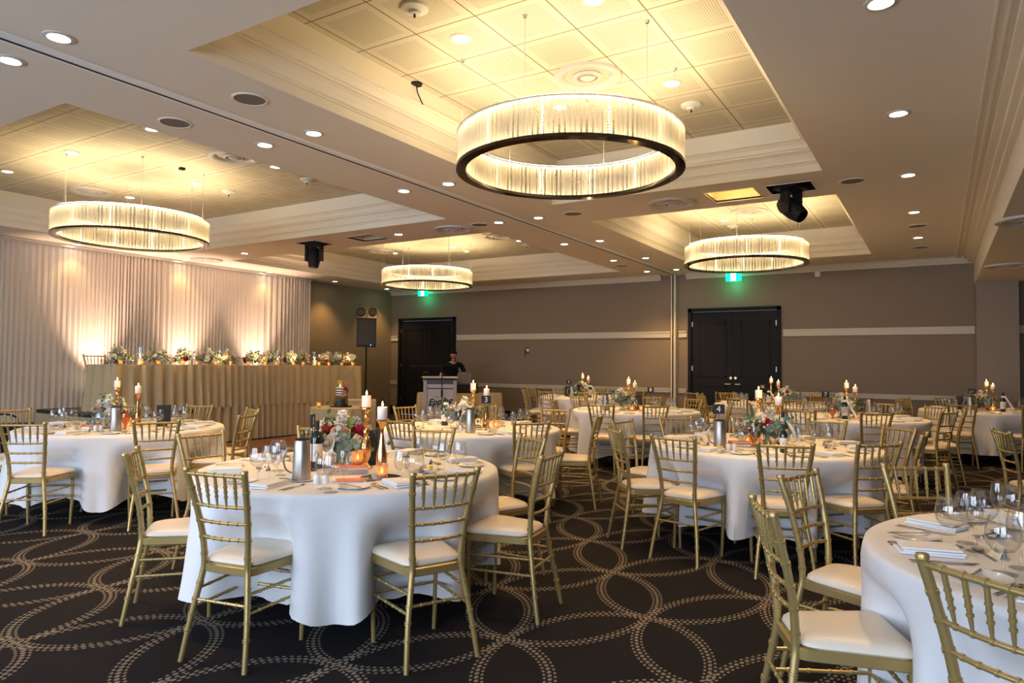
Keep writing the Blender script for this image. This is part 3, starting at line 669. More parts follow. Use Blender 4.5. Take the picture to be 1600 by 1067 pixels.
def clock(t, x, y, used):
    cx, cy = TC[t]; a = atan2(y-cy, x-cx); f = atan2(cy, cx)      # f: direction away from the camera = twelve
    h = round(((f-a) % (2*pi))/(2*pi)*24) % 24
    while h in used: h = (h+1) % 24
    used.add(h); s = HR[(h//2) % 12]
    return ("half past %s" % s) if h % 2 else ("%s o'clock" % s)
for t, L in CH.items():
    used = set(); SEATS[t] = []
    for x, y, a in L:
        ar = radians(a); px, py = x+.262*cos(ar), y+.262*sin(ar)
        ck = clock(t, x, y, used)
        place(chair, (px, py, 0), ar-pi/2, 'Gold chiavari chair at the %s side of the %s' % (ck, TN[t]), 'chair', 'gold chairs at the %s' % TN[t])
        SEATS[t].append((atan2(y-TC[t][1], x-TC[t][0]), ck, sqrt((x-TC[t][0])**2+(y-TC[t][1])**2)))
place(chair, (.44+.262*cos(.3), 7.09+.262*sin(.3), 0), .3-pi/2, 'Gold chair facing right at the right picture edge, table out of view', 'chair', 'gold chairs at the edges')
place(chair, (-11.60, 6.12, ST[4]), -pi/2, 'Gold chair behind the left end of the head table', 'chair', 'gold chairs at the head table')
for i, (x, y, a) in enumerate(((-3.95, 13.5, 60), (-3.75, 14.15, 120))):
    place(chair, (x, y, 0), radians(a-90), 'Spare gold chair before the right black doors, %s of two' % ('nearer', 'farther')[i], 'chair', 'spare gold chairs')

# ------------------------------------------------------------------ round tables and cloths
RT, TZ = .915, .772
def make_table():
    o = empty('round_table')
    G().lathe([(.001, .742), (RT-.02, .742), (RT-.012, .75), (RT-.012, .762), (RT-.02, .768), (.001, .768)], 48).obj('tabletop', 'stage', o)
    for k in range(4):
        a = pi/4+k*pi/2; G().tube([(.25*cos(a), .25*sin(a), .742), (.38*cos(a), .38*sin(a), 0)], .016, 8).obj('leg', 'greyd', o)
    return freeze(o)
tbl = make_table()
def sstep(a, b, x): t = min(1, max(0, (x-a)/(b-a))); return t*t*(3-2*t)
def make_cloth(t, seed):
    cx, cy = TC[t]; rnd = random.Random(seed); n = 180; ks = [(k, rnd.random()*2*pi, rnd.uniform(.5, 1)) for k in (5, 7, 9, 12, 15)]
    kk = sum(c for *_, c in ks)*.55
    def fold(th): return max(-1, min(1, sum(c*cos(k*th+ph) for k, ph, c in ks)/kk))
    def dent(th):
        wv = 0
        for a, _, d in SEATS[t]:
            dd = abs((th-a+pi) % (2*pi)-pi)
            if d-.477 < .93: wv = max(wv, math.exp(-(dd/.235)**4)*sstep(.98, .80, d-.477))
        return wv
    rings = [(.3, TZ+.001, -1), (.6, TZ+.001, -1), (.86, TZ+.001, -1), (.905, TZ-.001, -1), (RT+.003, TZ-.008, -1)]
    zs = [.745, .71, .66, .60, .54, .48, .42, .36, .30, .24, .19, .15]
    vs = [(0, 0, TZ+.001)]
    for r, z, _ in rings: vs += [(r*cos(2*pi*k/n), r*sin(2*pi*k/n), z) for k in range(n)]
    for z0 in zs:
        u = (.765-z0)/(.765-.15)
        for k in range(n):
            th = 2*pi*k/n; f = fold(th); de = dent(th)
            sharp = math.copysign(abs(f)**.7, f)+.16*cos(31*th+seed)*u+.10*cos(43*th+2*seed)*u
            r = RT+.006+.035*u+sharp*.070*u**.9
            r = r+(.70-r)*de*sstep(.70, .50, z0)*.97
            z = z0+((.035*f+de*.03+.012*sin(3*th))*u if z0 < .5 else 0)
            vs.append((r*cos(th), r*sin(th), z))
    fs = [(0, 1+k, 1+(k+1) % n) for k in range(n)]
    R = len(rings)+len(zs)
    for i in range(R-1):
        for k in range(n): k2 = (k+1) % n; fs.append((1+i*n+k, 1+(i+1)*n+k, 1+(i+1)*n+k2, 1+i*n+k2))
    g = G(); g.add(vs, fs); o = g.obj('tablecloth', 'cloth', loc=(cx, cy, 0), angle=70)
    return tag(o, 'White linen cloth draped over the %s' % TN[t], 'tablecloth', 'white round tablecloths')
for i, t in enumerate(TC):
    place(tbl, (*TC[t], 0), .2*i, 'Round banquet table under white linen, the %s' % TN[t], 'table', 'round banquet tables')
    make_cloth(t, 11+i*7)
Z0 = TZ+.0015

# ------------------------------------------------------------------ tableware prototypes
def glass_proto(name, bowl, zb, foot=.034, stem=.0042):
    o = G().lathe([(r, z) for r, z in bowl], 20).obj(name, 'glass')
    G().lathe([(foot, 0), (foot, .0015), (.010, .006), (stem, .014), (stem, zb-.012), (stem*1.8, zb-.003), (.002, zb)], 14).disc(foot, .0008, 14).obj('stem', 'glass', o)
    return freeze(o)
wine = glass_proto('wine_glass', [(.004, .082), (.022, .086), (.036, .103), (.0405, .124), (.038, .148), (.031, .182), (.0305, .182), (.037, .148), (.0393, .124), (.035, .104), (.021, .088), (.003, .084)], .084)
flute = glass_proto('champagne_flute', [(.004, .082), (.014, .090), (.023, .112), (.0265, .140), (.025, .165), (.0215, .190), (.021, .190), (.0243, .165), (.0256, .140), (.022, .113), (.013, .092), (.003, .084)], .084, .031)
balloon = glass_proto('balloon_wine_glass', [(.004, .065), (.03, .070), (.046, .092), (.050, .118), (.045, .148), (.036, .176), (.0353, .176), (.044, .148), (.0488, .118), (.045, .093), (.029, .072), (.003, .067)], .067, .038)
plate = freeze(G().lathe([(.001, .004), (.05, .004), (.055, .006), (.083, .013), (.085, .012), (.083, .010), (.056, .001), (.001, .001)], 32).obj('side_plate', 'china'))
def make_knife():
    g = G().add([(-.006, 0, 0), (.006, 0, 0), (.007, .05, 0), (.005, .10, 0), (-.005, .10, 0), (-.006, 0, .003), (.006, 0, .003), (.007, .05, .004), (.005, .10, .003), (-.005, .10, .003)], [(0, 4, 3, 2, 1), (5, 6, 7, 8, 9), (0, 1, 6, 5), (1, 2, 7, 6), (2, 3, 8, 7), (3, 4, 9, 8), (4, 0, 5, 9)])
    o = g.obj('table_knife', 'silver', smooth=False)
    G().add([(-.005, .10, .001), (.005, .10, .001), (.0085, .13, .001), (.009, .19, .001), (.003, .215, .001), (-.004, .21, .001), (-.005, .10, .002), (.005, .10, .002), (.0085, .13, .002), (.009, .19, .002), (.003, .215, .002), (-.004, .21, .002)],
            [(0, 5, 4, 3, 2, 1), (6, 7, 8, 9, 10, 11), (0, 1, 7, 6), (1, 2, 8, 7), (2, 3, 9, 8), (3, 4, 10, 9), (4, 5, 11, 10), (5, 0, 6, 11)]).obj('blade', 'silver', o, smooth=False)
    return freeze(o)
knife = make_knife()
def make_fork():
    o = G().tube([(0, 0, .002), (0, .06, .003), (0, .12, .002)], [.006, .004, .0028], 8).obj('table_fork', 'silver')
    g = G().tube([(0, .12, .002), (0, .135, .003), (0, .15, .006)], [.003, .010, .011], 8)
    for v in range(len(g.v)): x, y, z = g.v[v]; g.v[v] = (x, y, .002+(z-.002)*.35+max(0, y-.12)*.1)
    for k in range(4): g.tube([(-.009+.006*k, .148, .0045), (-.009+.006*k, .175, .008), (-.0085+.0057*k, .198, .004)], [.0019, .0017, .001], 5)
    g.obj('tines', 'silver', o)
    return freeze(o)
fork = make_fork()
def make_spoon():
    o = G().tube([(0, 0, .002), (0, .06, .003), (0, .115, .003)], [.005, .0035, .0028], 8).obj('dessert_spoon', 'silver')
    G().lathe([(.001, .0), (.012, .001), (.019, .005), (.020, .007), (.017, .006), (.001, .002)], 18, (0, .142, 0), .95, 1.45).obj('bowl', 'silver', o)
    return freeze(o)
spoon = make_spoon()
def make_napkin():
    o = empty('napkin'); 
    for k, (dx, dz, sx) in enumerate(((0, 0, .20), (.008, .009, .19), (.0, .018, .185))):
        g = G(); n = 8; vs = []
        for j in range(2):
            for i in range(n+1):
                u = i/n; vs += [(-.055+.11*u, -sx/2+dx, dz+.001+.0015*sin(u*3+k)+(.007 if j else 0)), (-.055+.11*u, sx/2+dx, dz+.001+.0012*sin(u*4+k)+(.007 if j else 0))]
        m_ = 2*(n+1)
        for i in range(n):
            a = 2*i; g.f += []
        fs = []
        for i in range(n):
            a = 2*i; fs += [(a, a+1, a+3, a+2), (m_+a, m_+a+2, m_+a+3, m_+a+1), (a, a+2, m_+a+2, m_+a), (a+1, m_+a+1, m_+a+3, a+3)]
        fs += [(0, m_, m_+1, 1), (2*n, 2*n+1, m_+2*n+1, m_+2*n)]
        g.add(vs, fs); g.obj('fold', 'napkin', o, smooth=False)
    return freeze(o)
napkin = make_napkin()
def make_card():
    g = G(); a = .030; w_ = .045; d = .017
    g.add([(-w_, -d, 0), (w_, -d, 0), (w_, 0, a*1.35), (-w_, 0, a*1.35), (-w_, d, 0), (w_, d, 0), (-w_, -d+.001, 0), (w_, -d+.001, 0), (w_, 0, a*1.35-.0015), (-w_, 0, a*1.35-.0015), (-w_, d-.001, 0), (w_, d-.001, 0)],
          [(0, 1, 2, 3), (3, 2, 5, 4), (6, 9, 8, 7), (9, 10, 11, 8)])
    o = g.obj('place_card', 'cream', smooth=False)
    g = G(); pts = []
    for i in range(60):
        t = i/59; x = -.026+.052*t; z = .018+.006*sin(t*26)*(1-.5*t)+(.006 if t < .12 else 0)
        y = -d+d*(z/(a*1.35))-.0008; pts.append((x+.003*cos(t*26), y, z))
    g.tube(pts, .0007, 4); g.obj('handwriting', 'ink', o)
    return freeze(o)
pcard = make_card()
def make_shaker():
    o = G().lathe([(.018, 0), (.019, .003), (.018, .045), (.014, .054), (.001, .056)], 18).obj('salt_shaker', 'china')
    g = G()
    for k in range(5): a = 2*pi*k/5; g.ball((.006*cos(a), .006*sin(a), .0555), .001, 5)
    g.obj('holes', 'dark', o); return freeze(o)
shaker = make_shaker()
def make_butter():
    o = G().lathe([(.028, 0), (.030, .003), (.044, .020), (.046, .022), (.042, .020), (.028, .006), (.001, .005)], 26).obj('butter_dish', 'china')
    for k, (x, y, a) in enumerate(((-.012, 0, .15), (.004, .006, -.2), (.014, -.006, .3))):
        b = G().box(-.004, .004, -.016, .016, 0, .034).obj('butter_slice', 'butter', o, (x, y, .008), smooth=False); b.rotation_euler = (0, a*.7, a)
    return freeze(o)
butterd = make_butter()
def make_jug():
    o = empty('coffee_jug')
    G().lathe([(.001, 0), (.050, 0), (.051, .004), (.0475, .10), (.0425, .215), (.040, .222)], 30).obj('body', 'jug', o)
    G().lathe([(.040, .222), (.036, .230), (.022, .234), (.001, .234)], 24).obj('lid', 'dark', o)
    G().tube(smooth_path([(-.044, 0, .175), (-.07, 0, .178), (-.092, 0, .15), (-.098, 0, .11), (-.085, 0, .065), (-.06, 0, .045), (-.049, 0, .043)]), .0055, 8).obj('handle', 'jug', o)
    return freeze(o)
jug = make_jug()
def make_bottle(ribbon):
    o = G().lathe([(.001, 0), (.034, 0), (.037, .004), (.037, .185), (.030, .212), (.016, .228), (.0145, .235), (.0145, .262)], 24).obj('wine_bottle', 'bottle')
    G().lathe([(.0155, .238), (.0155, .290), (.013, .293), (.001, .293)], 18).obj('cap', 'card', o)
    G().lathe([(.0375, .045), (.0377, .05), (.0377, .150), (.0375, .153)], 24).obj('label', 'label', o)
    g = G().lathe([(.0379, .078), (.0379, .112)], 24)
    # small printed emblem on the label front
    e = G(); e.tube([(.0385*sin(a*.3), -.0385*cos(a*.3), .095+.014*cos(a*2.2)) for a in [i/10*2.8-1.4 for i in range(11)]], .0012, 5); e.obj('label_print', 'ink', o)
    if ribbon:
        r = G(); r.lathe([(.019, .205), (.028, .218), (.018, .236), (.018, .245)], 16)
        r.obj('collar_tag', 'ribbon', o)
        G().add([(.012, -.02, .235), (.012, .012, .235), (.065, .016, .14), (.065, -.024, .14), (.125, .018, .012), (.125, -.026, .012), (.030, -.02, .243), (.030, .012, .243), (.085, .016, .150), (.085, -.024, .150), (.150, .018, .026), (.150, -.026, .026)],
                [(0, 1, 2, 3), (3, 2, 4, 5), (6, 9, 8, 7), (9, 11, 10, 8), (0, 3, 9, 6), (3, 5, 11, 9), (1, 7, 8, 2), (2, 8, 10, 4)]).obj('ribbon', 'ribbon', o, smooth=False)
    return freeze(o)
bottle = make_bottle(False); bottler = make_bottle(True)
def make_candle(h, slim):
    o = empty('gold_candlestick')
    if slim: prof = [(.001, 0), (.036, 0), (.038, .008), (.030, .02), (.033, .07), (.030, .13), (.018, .19), (.010, .24), (.0095, .27), (.016, .29), (.026, h-.015), (.032, h-.006), (.032, h)]
    else: prof = [(.001, 0), (.045, 0), (.046, .008), (.028, .02), (.014, .035), (.030, .075), (.034, .12), (.028, .17), (.013, .20), (.02, .225), (.012, .245), (.021, .27), (.011, .29), (.018, .31), (.010, .33), (.018, h-.02), (.034, h-.008), (.034, h)]
    G().lathe(prof, 22).obj('stem', 'goldm', o)
    G().lathe([(.001, h), (.034, h), (.044, h+.003), (.045, h+.006), (.036, h+.007), (.001, h+.006)], 26).obj('drip_plate', 'goldm', o)
    return freeze(o)
stickA = make_candle(.375, False); stickB = make_candle(.325, True)
def make_pillar():
    o = G().lathe([(.001, 0), (.0285, 0), (.029, .003), (.029, .066), (.027, .070), (.018, .068), (.004, .065), (.001, .065)], 22).obj('pillar_candle', 'wax')
    G().tube([(0, 0, .065), (0, 0, .076)], .001, 5).obj('wick', 'dark', o)
    G().lathe([(.0008, .072), (.0045, .078), (.0055, .084), (.0035, .093), (.0006, .103)], 10).obj('flame', 'flame', o)
    return freeze(o)
pillar = make_pillar()
def make_votive():
    o = G().lathe([(.001, .002), (.026, .002), (.028, .006), (.030, .02), (.036, .078), (.0345, .078), (.0285, .022), (.026, .010), (.001, .009)], 22).obj('votive_holder', 'mercury')
    G().lathe([(.001, .011), (.019, .011), (.019, .026), (.001, .026)], 14).obj('tealight', 'wax', o)
    G().lathe([(.0008, .028), (.005, .034), (.006, .04), (.0035, .05), (.0006, .06)], 10).obj('flame', 'flame', o)
    return freeze(o)
votive = make_votive()
def make_cup():
    o = G().lathe([(.001, .001), (.026, .001), (.028, .004), (.012, .02), (.02, .045), (.033, .075), (.034, .12), (.030, .15), (.0295, .15), (.033, .12), (.032, .075), (.018, .047), (.001, .03)], 20).obj('amber_goblet', 'amber')
    return freeze(o)
cup = make_cup()
def text(body, size, material, parent, loc, rot, name, ext=.0006, shear=0, bold=0, align='CENTER'):
    c = bpy.data.curves.new(name, 'FONT'); c.body = body; c.size = size; c.align_x = align; c.align_y = 'CENTER'; c.extrude = ext; c.shear = shear; c.offset = bold
    c.materials.append(MT[material]); tmp = bpy.data.objects.new(name, c); me = bpy.data.meshes.new_from_object(tmp); bpy.data.objects.remove(tmp)
    o = link(name, me, parent, loc); o.rotation_euler = rot
    return o
def number_sign(t, x, y, num, rz, h=.34):
    o = empty('table_number', (x, y, Z0), rz)
    G().lathe([(.001, 0), (.028, 0), (.028, .003), (.004, .006), (.004, .012)], 20).obj('base', 'dark', o)
    G().tube([(0, 0, .005), (0, 0, h-.07)], .003, 8).obj('stand', 'dark', o)
    G().box(-.047, .047, -.004, .004, h-.078, h).obj('card', 'card', o, smooth=False)
    text(num, .072 if len(num) == 1 else .058, 'white', o, (0, -.0052, h-.041), (pi/2, 0, 0), 'numeral')
    tag(o, 'Black table sign with white number %s on a thin stand' % num, 'table number', 'table number signs')
    return o
def menu_frame(t, x, y, rz, w_=.11, h=.22, lab=''):
    o = empty('menu_frame', (x, y, Z0), rz)
    p = G().box(-w_/2, w_/2, -.006, .006, 0, h).obj('panel', 'card', o, smooth=False)
    q = G().box(-w_/2, w_/2, -.05, -.04, 0, .004).box(-w_/2, w_/2, -.05, .05, 0, .003).obj('foot', 'card', o, smooth=False)
    return tag(o, lab or ('Upright black menu card on the %s' % TN[t]), 'menu', 'black upright menus')

# flowers
def make_rose(material, layers=4, r=.032):
    g = G(); rnd = random.Random(len(material)+layers)
    for L in range(layers):
        n = 3+L; tilt = .15+.28*L; rad = r*(.30+.70*L/max(1, layers-1))
        for k in range(n):
            a0 = 2*pi*k/n+L*.7+rnd.uniform(-.1, .1); W_ = 2*pi/n*.72
            vs = []; m_ = 5
            for j in range(m_):
                v = j/(m_-1)
                for i in range(m_):
                    u = i/(m_-1)*2-1; a = a0+u*W_*(.55+.45*sin(pi*min(1, v*.9)))
                    rr = rad*(.25+.85*sin(min(1.35, v*1.5)*1.1))*(1+.10*tilt*v*v*(1-u*u)); z = r*(1.35-.28*L)*v*(1-.12*u*u)-r*.15*L*v*v*.5
                    if v > .8: rr += r*.10*tilt
                    vs.append((rr*cos(a), rr*sin(a), z))
            g.add(vs, [(j*m_+i, j*m_+i+1, (j+1)*m_+i+1, (j+1)*m_+i) for j in range(m_-1) for i in range(m_-1)])
    g.ball((0, 0, r*.55), r*.38, 8, 1.4)
    return g.mesh('rose', material)
ROSES = {k: make_rose(k) for k in ('rosew', 'roseb', 'roser', 'rosep', 'mauve')}
def make_euc(seed, L=.16, mt='leaf', r=.017, pairs=7):
    rnd = random.Random(seed); g = G(); bend = rnd.uniform(.2, .5)
    pts = [(L*t*sin(bend*t), 0, L*t*cos(bend*t)) for t in [i/8 for i in range(9)]]; g.mat(0).tube(pts, [.0016]*9, 4, cap=False)
    g.mat(1)
    for k in range(pairs):
        t = .18+.8*k/(pairs-1); P_ = Vector((L*t*sin(bend*t), 0, L*t*cos(bend*t))); rr = r*(1-.45*t)*rnd.uniform(.85, 1.15)
        for s in (0, 1):
            a = k*1.2+s*pi+rnd.uniform(-.3, .3); d = Vector((cos(a), sin(a), .45)).normalized(); side = d.cross(Vector((0, 0, 1))).normalized(); up = side.cross(d)
            vs = [P_+d*rr*.15]
            for q in range(7):
                b = 2*pi*q/7; vs.append(P_+d*(rr*1.1+rr*cos(b))+side*rr*.95*sin(b)+up*rr*.18*(cos(2*b)))
            g.add(vs+[P_+d*rr*1.1+up*rr*.12], [(8, 1+q, 1+(q+1) % 7) for q in range(7)])
    return g.mesh('eucalyptus_stem', ['stem', mt])
EUC = [make_euc(3), make_euc(5, .19, 'leaf', .019, 8), make_euc(9, .15, 'leaf', .021, 6)]; DUST = make_euc(12, .10, 'leaf2', .024, 5); GRN = make_euc(14, .12, 'leaf3', .020, 5)
def make_stock(seed, L=.085, mt='stock'):
    rnd = random.Random(seed); g = G(); g.mat(0).tube([(0, 0, 0), (0, 0, L)], .002, 4); g.mat(1)
    for k in range(44):
        t = k/43; a = k*2.4; rr = .020*(1-.75*t*t)+.003; c = Vector((rr*cos(a), rr*sin(a), L*.2+L*.8*t)); s = rnd.uniform(.008, .012)*(1-.25*t)
        for q in range(4):
            b = q*pi/2+a; d = Vector((cos(b), sin(b), rnd.uniform(-.2, .9))); e = Vector((-sin(b), cos(b), 0))
            g.add([c, c+d*s+e*s*.8, c+d*s*1.7, c+d*s-e*s*.8], [(0, 1, 2, 3)])
    return g.mesh('stock_flower', ['stem', mt])
STK = [make_stock(1), make_stock(2, .07)]
def make_berry():
    rnd = random.Random(5); g = G()
    for k in range(9):
        a = rnd.uniform(0, 6.3); p = Vector((.028*cos(a)*rnd.random(), .028*sin(a)*rnd.random(), .05+.05*rnd.random())); g.mat(0).tube([(0, 0, 0), p], .0012, 4, cap=False); g.mat(1).ball(p, .0062, 7)
    return g.mesh('berry_sprig', ['stem', 'rosew'])
BER = make_berry()
def bouquet(name, x, y, z, seed, label, roses, nst=2, scale=1.0, vase_h=.10, cat='flowers', group='table flower arrangements', ne=13, base=None):
    rnd = random.Random(seed); o = empty(name, (x, y, z)); o.rotation_euler = (0, 0, rnd.uniform(0, 6)); o.scale = (scale,)*3
    G().lathe([(.001, .001), (.036, .001), (.038, .004), (.040, vase_h), (.0385, vase_h), (.0365, .008), (.001, .007)], 22).obj('glass_vase', 'glass', o)
    g = G()
    for k in range(12): a = rnd.uniform(0, 6.3); b = rnd.uniform(0, 6.3); g.tube([(.022*cos(a), .022*sin(a), .008), (.024*cos(b), .024*sin(b), vase_h+.03)], .0022, 5)
    g.obj('cut_stems', 'stem', o)
    c = Vector((0, 0, vase_h-.005))
    def put(nm, me, th, ph, dist, sc, roll=0):
        d = Vector((sin(th)*cos(ph), sin(th)*sin(ph), cos(th))); q = d.to_track_quat('Z', 'Y')
        ob = link(nm, me, o); ob.matrix_local = Matrix.Translation(c+d*dist) @ q.to_matrix().to_4x4() @ Matrix.Rotation(roll, 4, 'Z') @ Matrix.Scale(sc, 4); return ob
    for k in range(ne):
        put('eucalyptus_stem', EUC[k % 3], rnd.uniform(1.0, 1.75), 2*pi*k/ne+rnd.uniform(-.2, .2), .015, rnd.uniform(.75, 1.0), rnd.uniform(0, 6))
    for k in range(7): put('foliage_sprig', (DUST, GRN, DUST)[k % 3], rnd.uniform(.3, 1.2), 2*pi*k/7+.4, .03, rnd.uniform(.8, 1.1), rnd.uniform(0, 6))
    for k, m_ in enumerate(roses):
        th = .25 if k == 0 else (.75+.55*(k % 2)); put('rose', ROSES[m_], th, 2*pi*k/len(roses)+rnd.uniform(-.2, .2)+.3, .075, rnd.uniform(.85, 1.1), rnd.uniform(0, 6))
    for k in range(nst): put('stock_flower', STK[k % 2], .15+.35*k, rnd.uniform(0, 6), .055, 1.0)
    for k in range(2): put('berry_sprig', BER, .9+.3*k, rnd.uniform(0, 6), .04, 1.0)
    return tag(o, label, cat, group)
def candle_set(t, x, y, kind):
    st = stickA if kind == 'A' else stickB; h = (.375 if kind == 'A' else .325)+.006
    w_ = 'taller' if kind == 'A' else 'shorter'
    place(st, (x, y, Z0), random.uniform(0, 6), 'The %s gold candlestick on the %s' % (w_, TN[t]), 'candlestick', 'gold candlesticks')
    place(pillar, (x, y, Z0+h), 0, 'White pillar candle burning on the %s candlestick of the %s' % (w_, TN[t]), 'candle', 'white pillar candles')
def book(x, y, z, rz, sx, sy, h, cover, label):
    o = empty('book', (x, y, z), rz)
    G().box(-sx/2, sx/2, -sy/2, sy/2, 0, .003).box(-sx/2, sx/2, -sy/2, sy/2, h-.003, h).box(-sx/2, -sx/2+.003, -sy/2, sy/2, .003, h-.003).obj('cover', cover, o, smooth=False)
    G().box(-sx/2+.003, sx/2-.004, -sy/2+.003, sy/2-.003, .003, h-.003).obj('pages', 'paper', o, smooth=False)
    return tag(o, label, 'book', 'stacked books')
FACE = lambda x, y: atan2(y, x)-pi/2          # rz so that local -y faces the camera

IT = {"T2": {"jug": [-1.481, 5.559], "sign": [-1.557, 5.80], "candA": [-1.342, 6.291], "candB": [-1.156, 6.18], "bouq": [-1.206, 5.976], "bottle": [-1.08, 5.95], "votive": [-1.378, 6.034], "bottle2": [-1.017, 5.627], "cup": [-1.30, 5.906], "books": [-1.40, 5.842], "shaker": [-1.399, 5.492]},
 "T3": {"jug": [-3.813, 5.443], "sign": [-3.840, 5.75], "candA": [-4.193, 6.031], "candB": [-3.961, 5.939], "bouq": [-4.144, 5.768], "bottle": [-4.476, 5.915], "votive": [-4.05, 6.05], "votive2": [-3.85, 5.95], "books": [-3.96, 5.70], "shaker": [-3.979, 5.517]},
 "TL": {"jug": [-6.465, 3.541], "candA": [-7.116, 3.903], "candB": [-6.786, 3.93], "bouq": [-6.897, 3.721], "votive": [-6.72, 3.80], "frame": [-6.659, 4.126], "books": [-6.90, 3.56], "shaker": [-6.621, 3.445], "cup": [-6.62, 3.72]},
 "T8": {"candA": [-3.928, 9.688], "candB": [-3.773, 9.549], "bouq": [-3.923, 9.456], "sign": [-3.60, 9.725], "frame": [-3.807, 9.80], "jug": [-4.137, 9.325], "votive": [-3.657, 9.503], "votive2": [-3.759, 9.40]},
 "T7": {"candA": [-1.058, 10.291], "candB": [-0.938, 10.129], "bouq": [-1.079, 9.984], "sign": [-1.264, 9.87], "bottle": [-1.022, 9.725], "jug": [-0.807, 10.621], "frame": [-0.924, 10.432], "votive": [-0.90, 9.952], "cup": [-1.16, 9.70]},
 "T10": {"candA": [-2.523, 12.822], "candB": [-2.373, 12.679], "bouq": [-2.262, 12.823], "bottle": [-2.498, 12.485], "jug": [-2.11, 13.076], "sign": [-2.657, 12.739], "votive": [-2.347, 12.46]},
 "T11": {"sign": [0.435, 12.962], "jug": [0.41, 12.80], "bouq": [0.533, 13.14], "candA": [0.644, 13.385], "candB": [0.718, 13.195], "bottle": [0.83, 12.95], "frame": [0.281, 13.22], "votive": [0.70, 13.0], "books": [0.53, 12.86]},
 "T9": {"candA": [-6.302, 13.035], "candB": [-6.114, 12.916], "bouq": [-6.20, 12.80], "sign": [-6.449, 12.70], "bottle": [-5.995, 12.755], "frame": [-6.58, 12.889], "jug": [-6.33, 12.60]},
 "T1": {"jug": [-3.028, 2.692], "bottle": [-3.293, 3.043], "candA": [-3.047, 3.218], "candB": [-2.749, 3.036], "bouq": [-3.27, 3.24], "votive": [-2.985, 3.085], "votive2": [-2.70, 2.985], "shaker": [-2.865, 2.654]}}
NUM = dict(T2='4', T3='3', T7='7', T8='8', T9='9', T10='10', T11='11')
BQ = dict(T1=['rosew', 'rosew', 'rosep', 'rosew', 'roseb', 'rosew', 'rosep', 'mauve'], T2=['rosew', 'roser', 'rosew', 'roser', 'rosep', 'rosew'], T3=['rosew', 'roseb', 'roseb', 'roser', 'rosew', 'roser'], TL=['rosew', 'mauve', 'roseb', 'rosew', 'mauve', 'roseb'], T8=['roseb', 'roser', 'roser', 'roseb', 'rosew'], T7=['roseb', 'rosew', 'roser', 'roseb', 'roseb'], T10=['roseb', 'roseb', 'roser', 'roseb', 'rosew'], T11=['rosew', 'roseb', 'roseb', 'rosew'], T9=['roseb', 'rosew', 'roser', 'roseb'])
random.seed(9)
for t, d in IT.items():
    N = TN[t]
    for k in ('A', 'B'): candle_set(t, *d['cand'+k], k)
    bouquet('flower_arrangement', *d['bouq'], Z0, 20+len(t)+ord(t[-1]), 'Low flower arrangement of roses and eucalyptus on the %s' % N, BQ[t], 2, 1.62 if t == 'T1' else 1.5, .075)
    if 'jug' in d: place(jug, (*d['jug'], Z0), FACE(*d['jug'])+(0 if t == 'T1' else .3), 'Brushed steel jug with curved handle on the %s' % N, 'jug', 'steel coffee jugs')
    if 'bottle' in d: place(bottle if t == 'T1' else bottler, (*d['bottle'], Z0), FACE(*d['bottle']), 'Dark wine bottle with pale label on the %s' % N if t == 'T1' else 'Wine bottle with trailing white ribbon on the %s' % N, 'wine bottle', 'wine bottles')
    if 'bottle2' in d: place(bottle, (*d['bottle2'], Z0), FACE(*d['bottle2']), 'Plain short dark bottle without ribbon on the %s' % N, 'wine bottle', 'wine bottles', .74)
    if t in NUM: number_sign(t, *d['sign'], NUM[t], FACE(*d['sign'])+.1)
    if 'votive' in d: place(votive, (*d['votive'], Z0+(.0 if t != 'T1' else .046)), 0, 'Amber glass votive on the %s%s' % (N, ', farther of two' if 'votive2' in d else ''), 'votive', 'amber glass votives')
    if 'votive2' in d: place(votive, (*d['votive2'], Z0+(.0035 if t == 'T1' else 0)), 0, 'Amber glass votive on the %s, nearer of two' % N, 'votive', 'amber glass votives')
    if 'cup' in d: place(cup, (*d['cup'], Z0), 0, 'Amber goblet on the %s' % N, 'goblet', 'amber goblets')
    if 'frame' in d: menu_frame(t, *d['frame'], FACE(*d['frame']), .13 if t == 'TL' else .10, .21)
    if 'books' in d:
        x, y = d['books']; a = FACE(x, y)+.2
        book(x, y, Z0, a, .17, .11, .026, 'red', 'Red cloth book at the bottom of the stack on the %s' % N)
        book(x, y, Z0+.0265, a+.15, .15, .10, .018, 'teal' if t in ('T3', 'T8') else 'orangeb', 'Upper book of the pair stacked on the %s' % N)
    if 'shaker' in d:
        x, y = d['shaker']; f = FACE(x, y)
        place(shaker, (x, y, Z0), f, 'White salt shaker on the %s, left of the pair' % N, 'shaker', 'white shakers')
        place(shaker, (x+.045*cos(f), y+.045*sin(f), Z0), f, 'White pepper shaker on the %s, right of the pair' % N, 'shaker', 'white shakers')
for t, d in IT.items():
    light('candle_glow', 'POINT', (d['candB'][0], d['candB'][1]-.02, Z0+.47), 1.6, (1, .50, .16), size=.02)
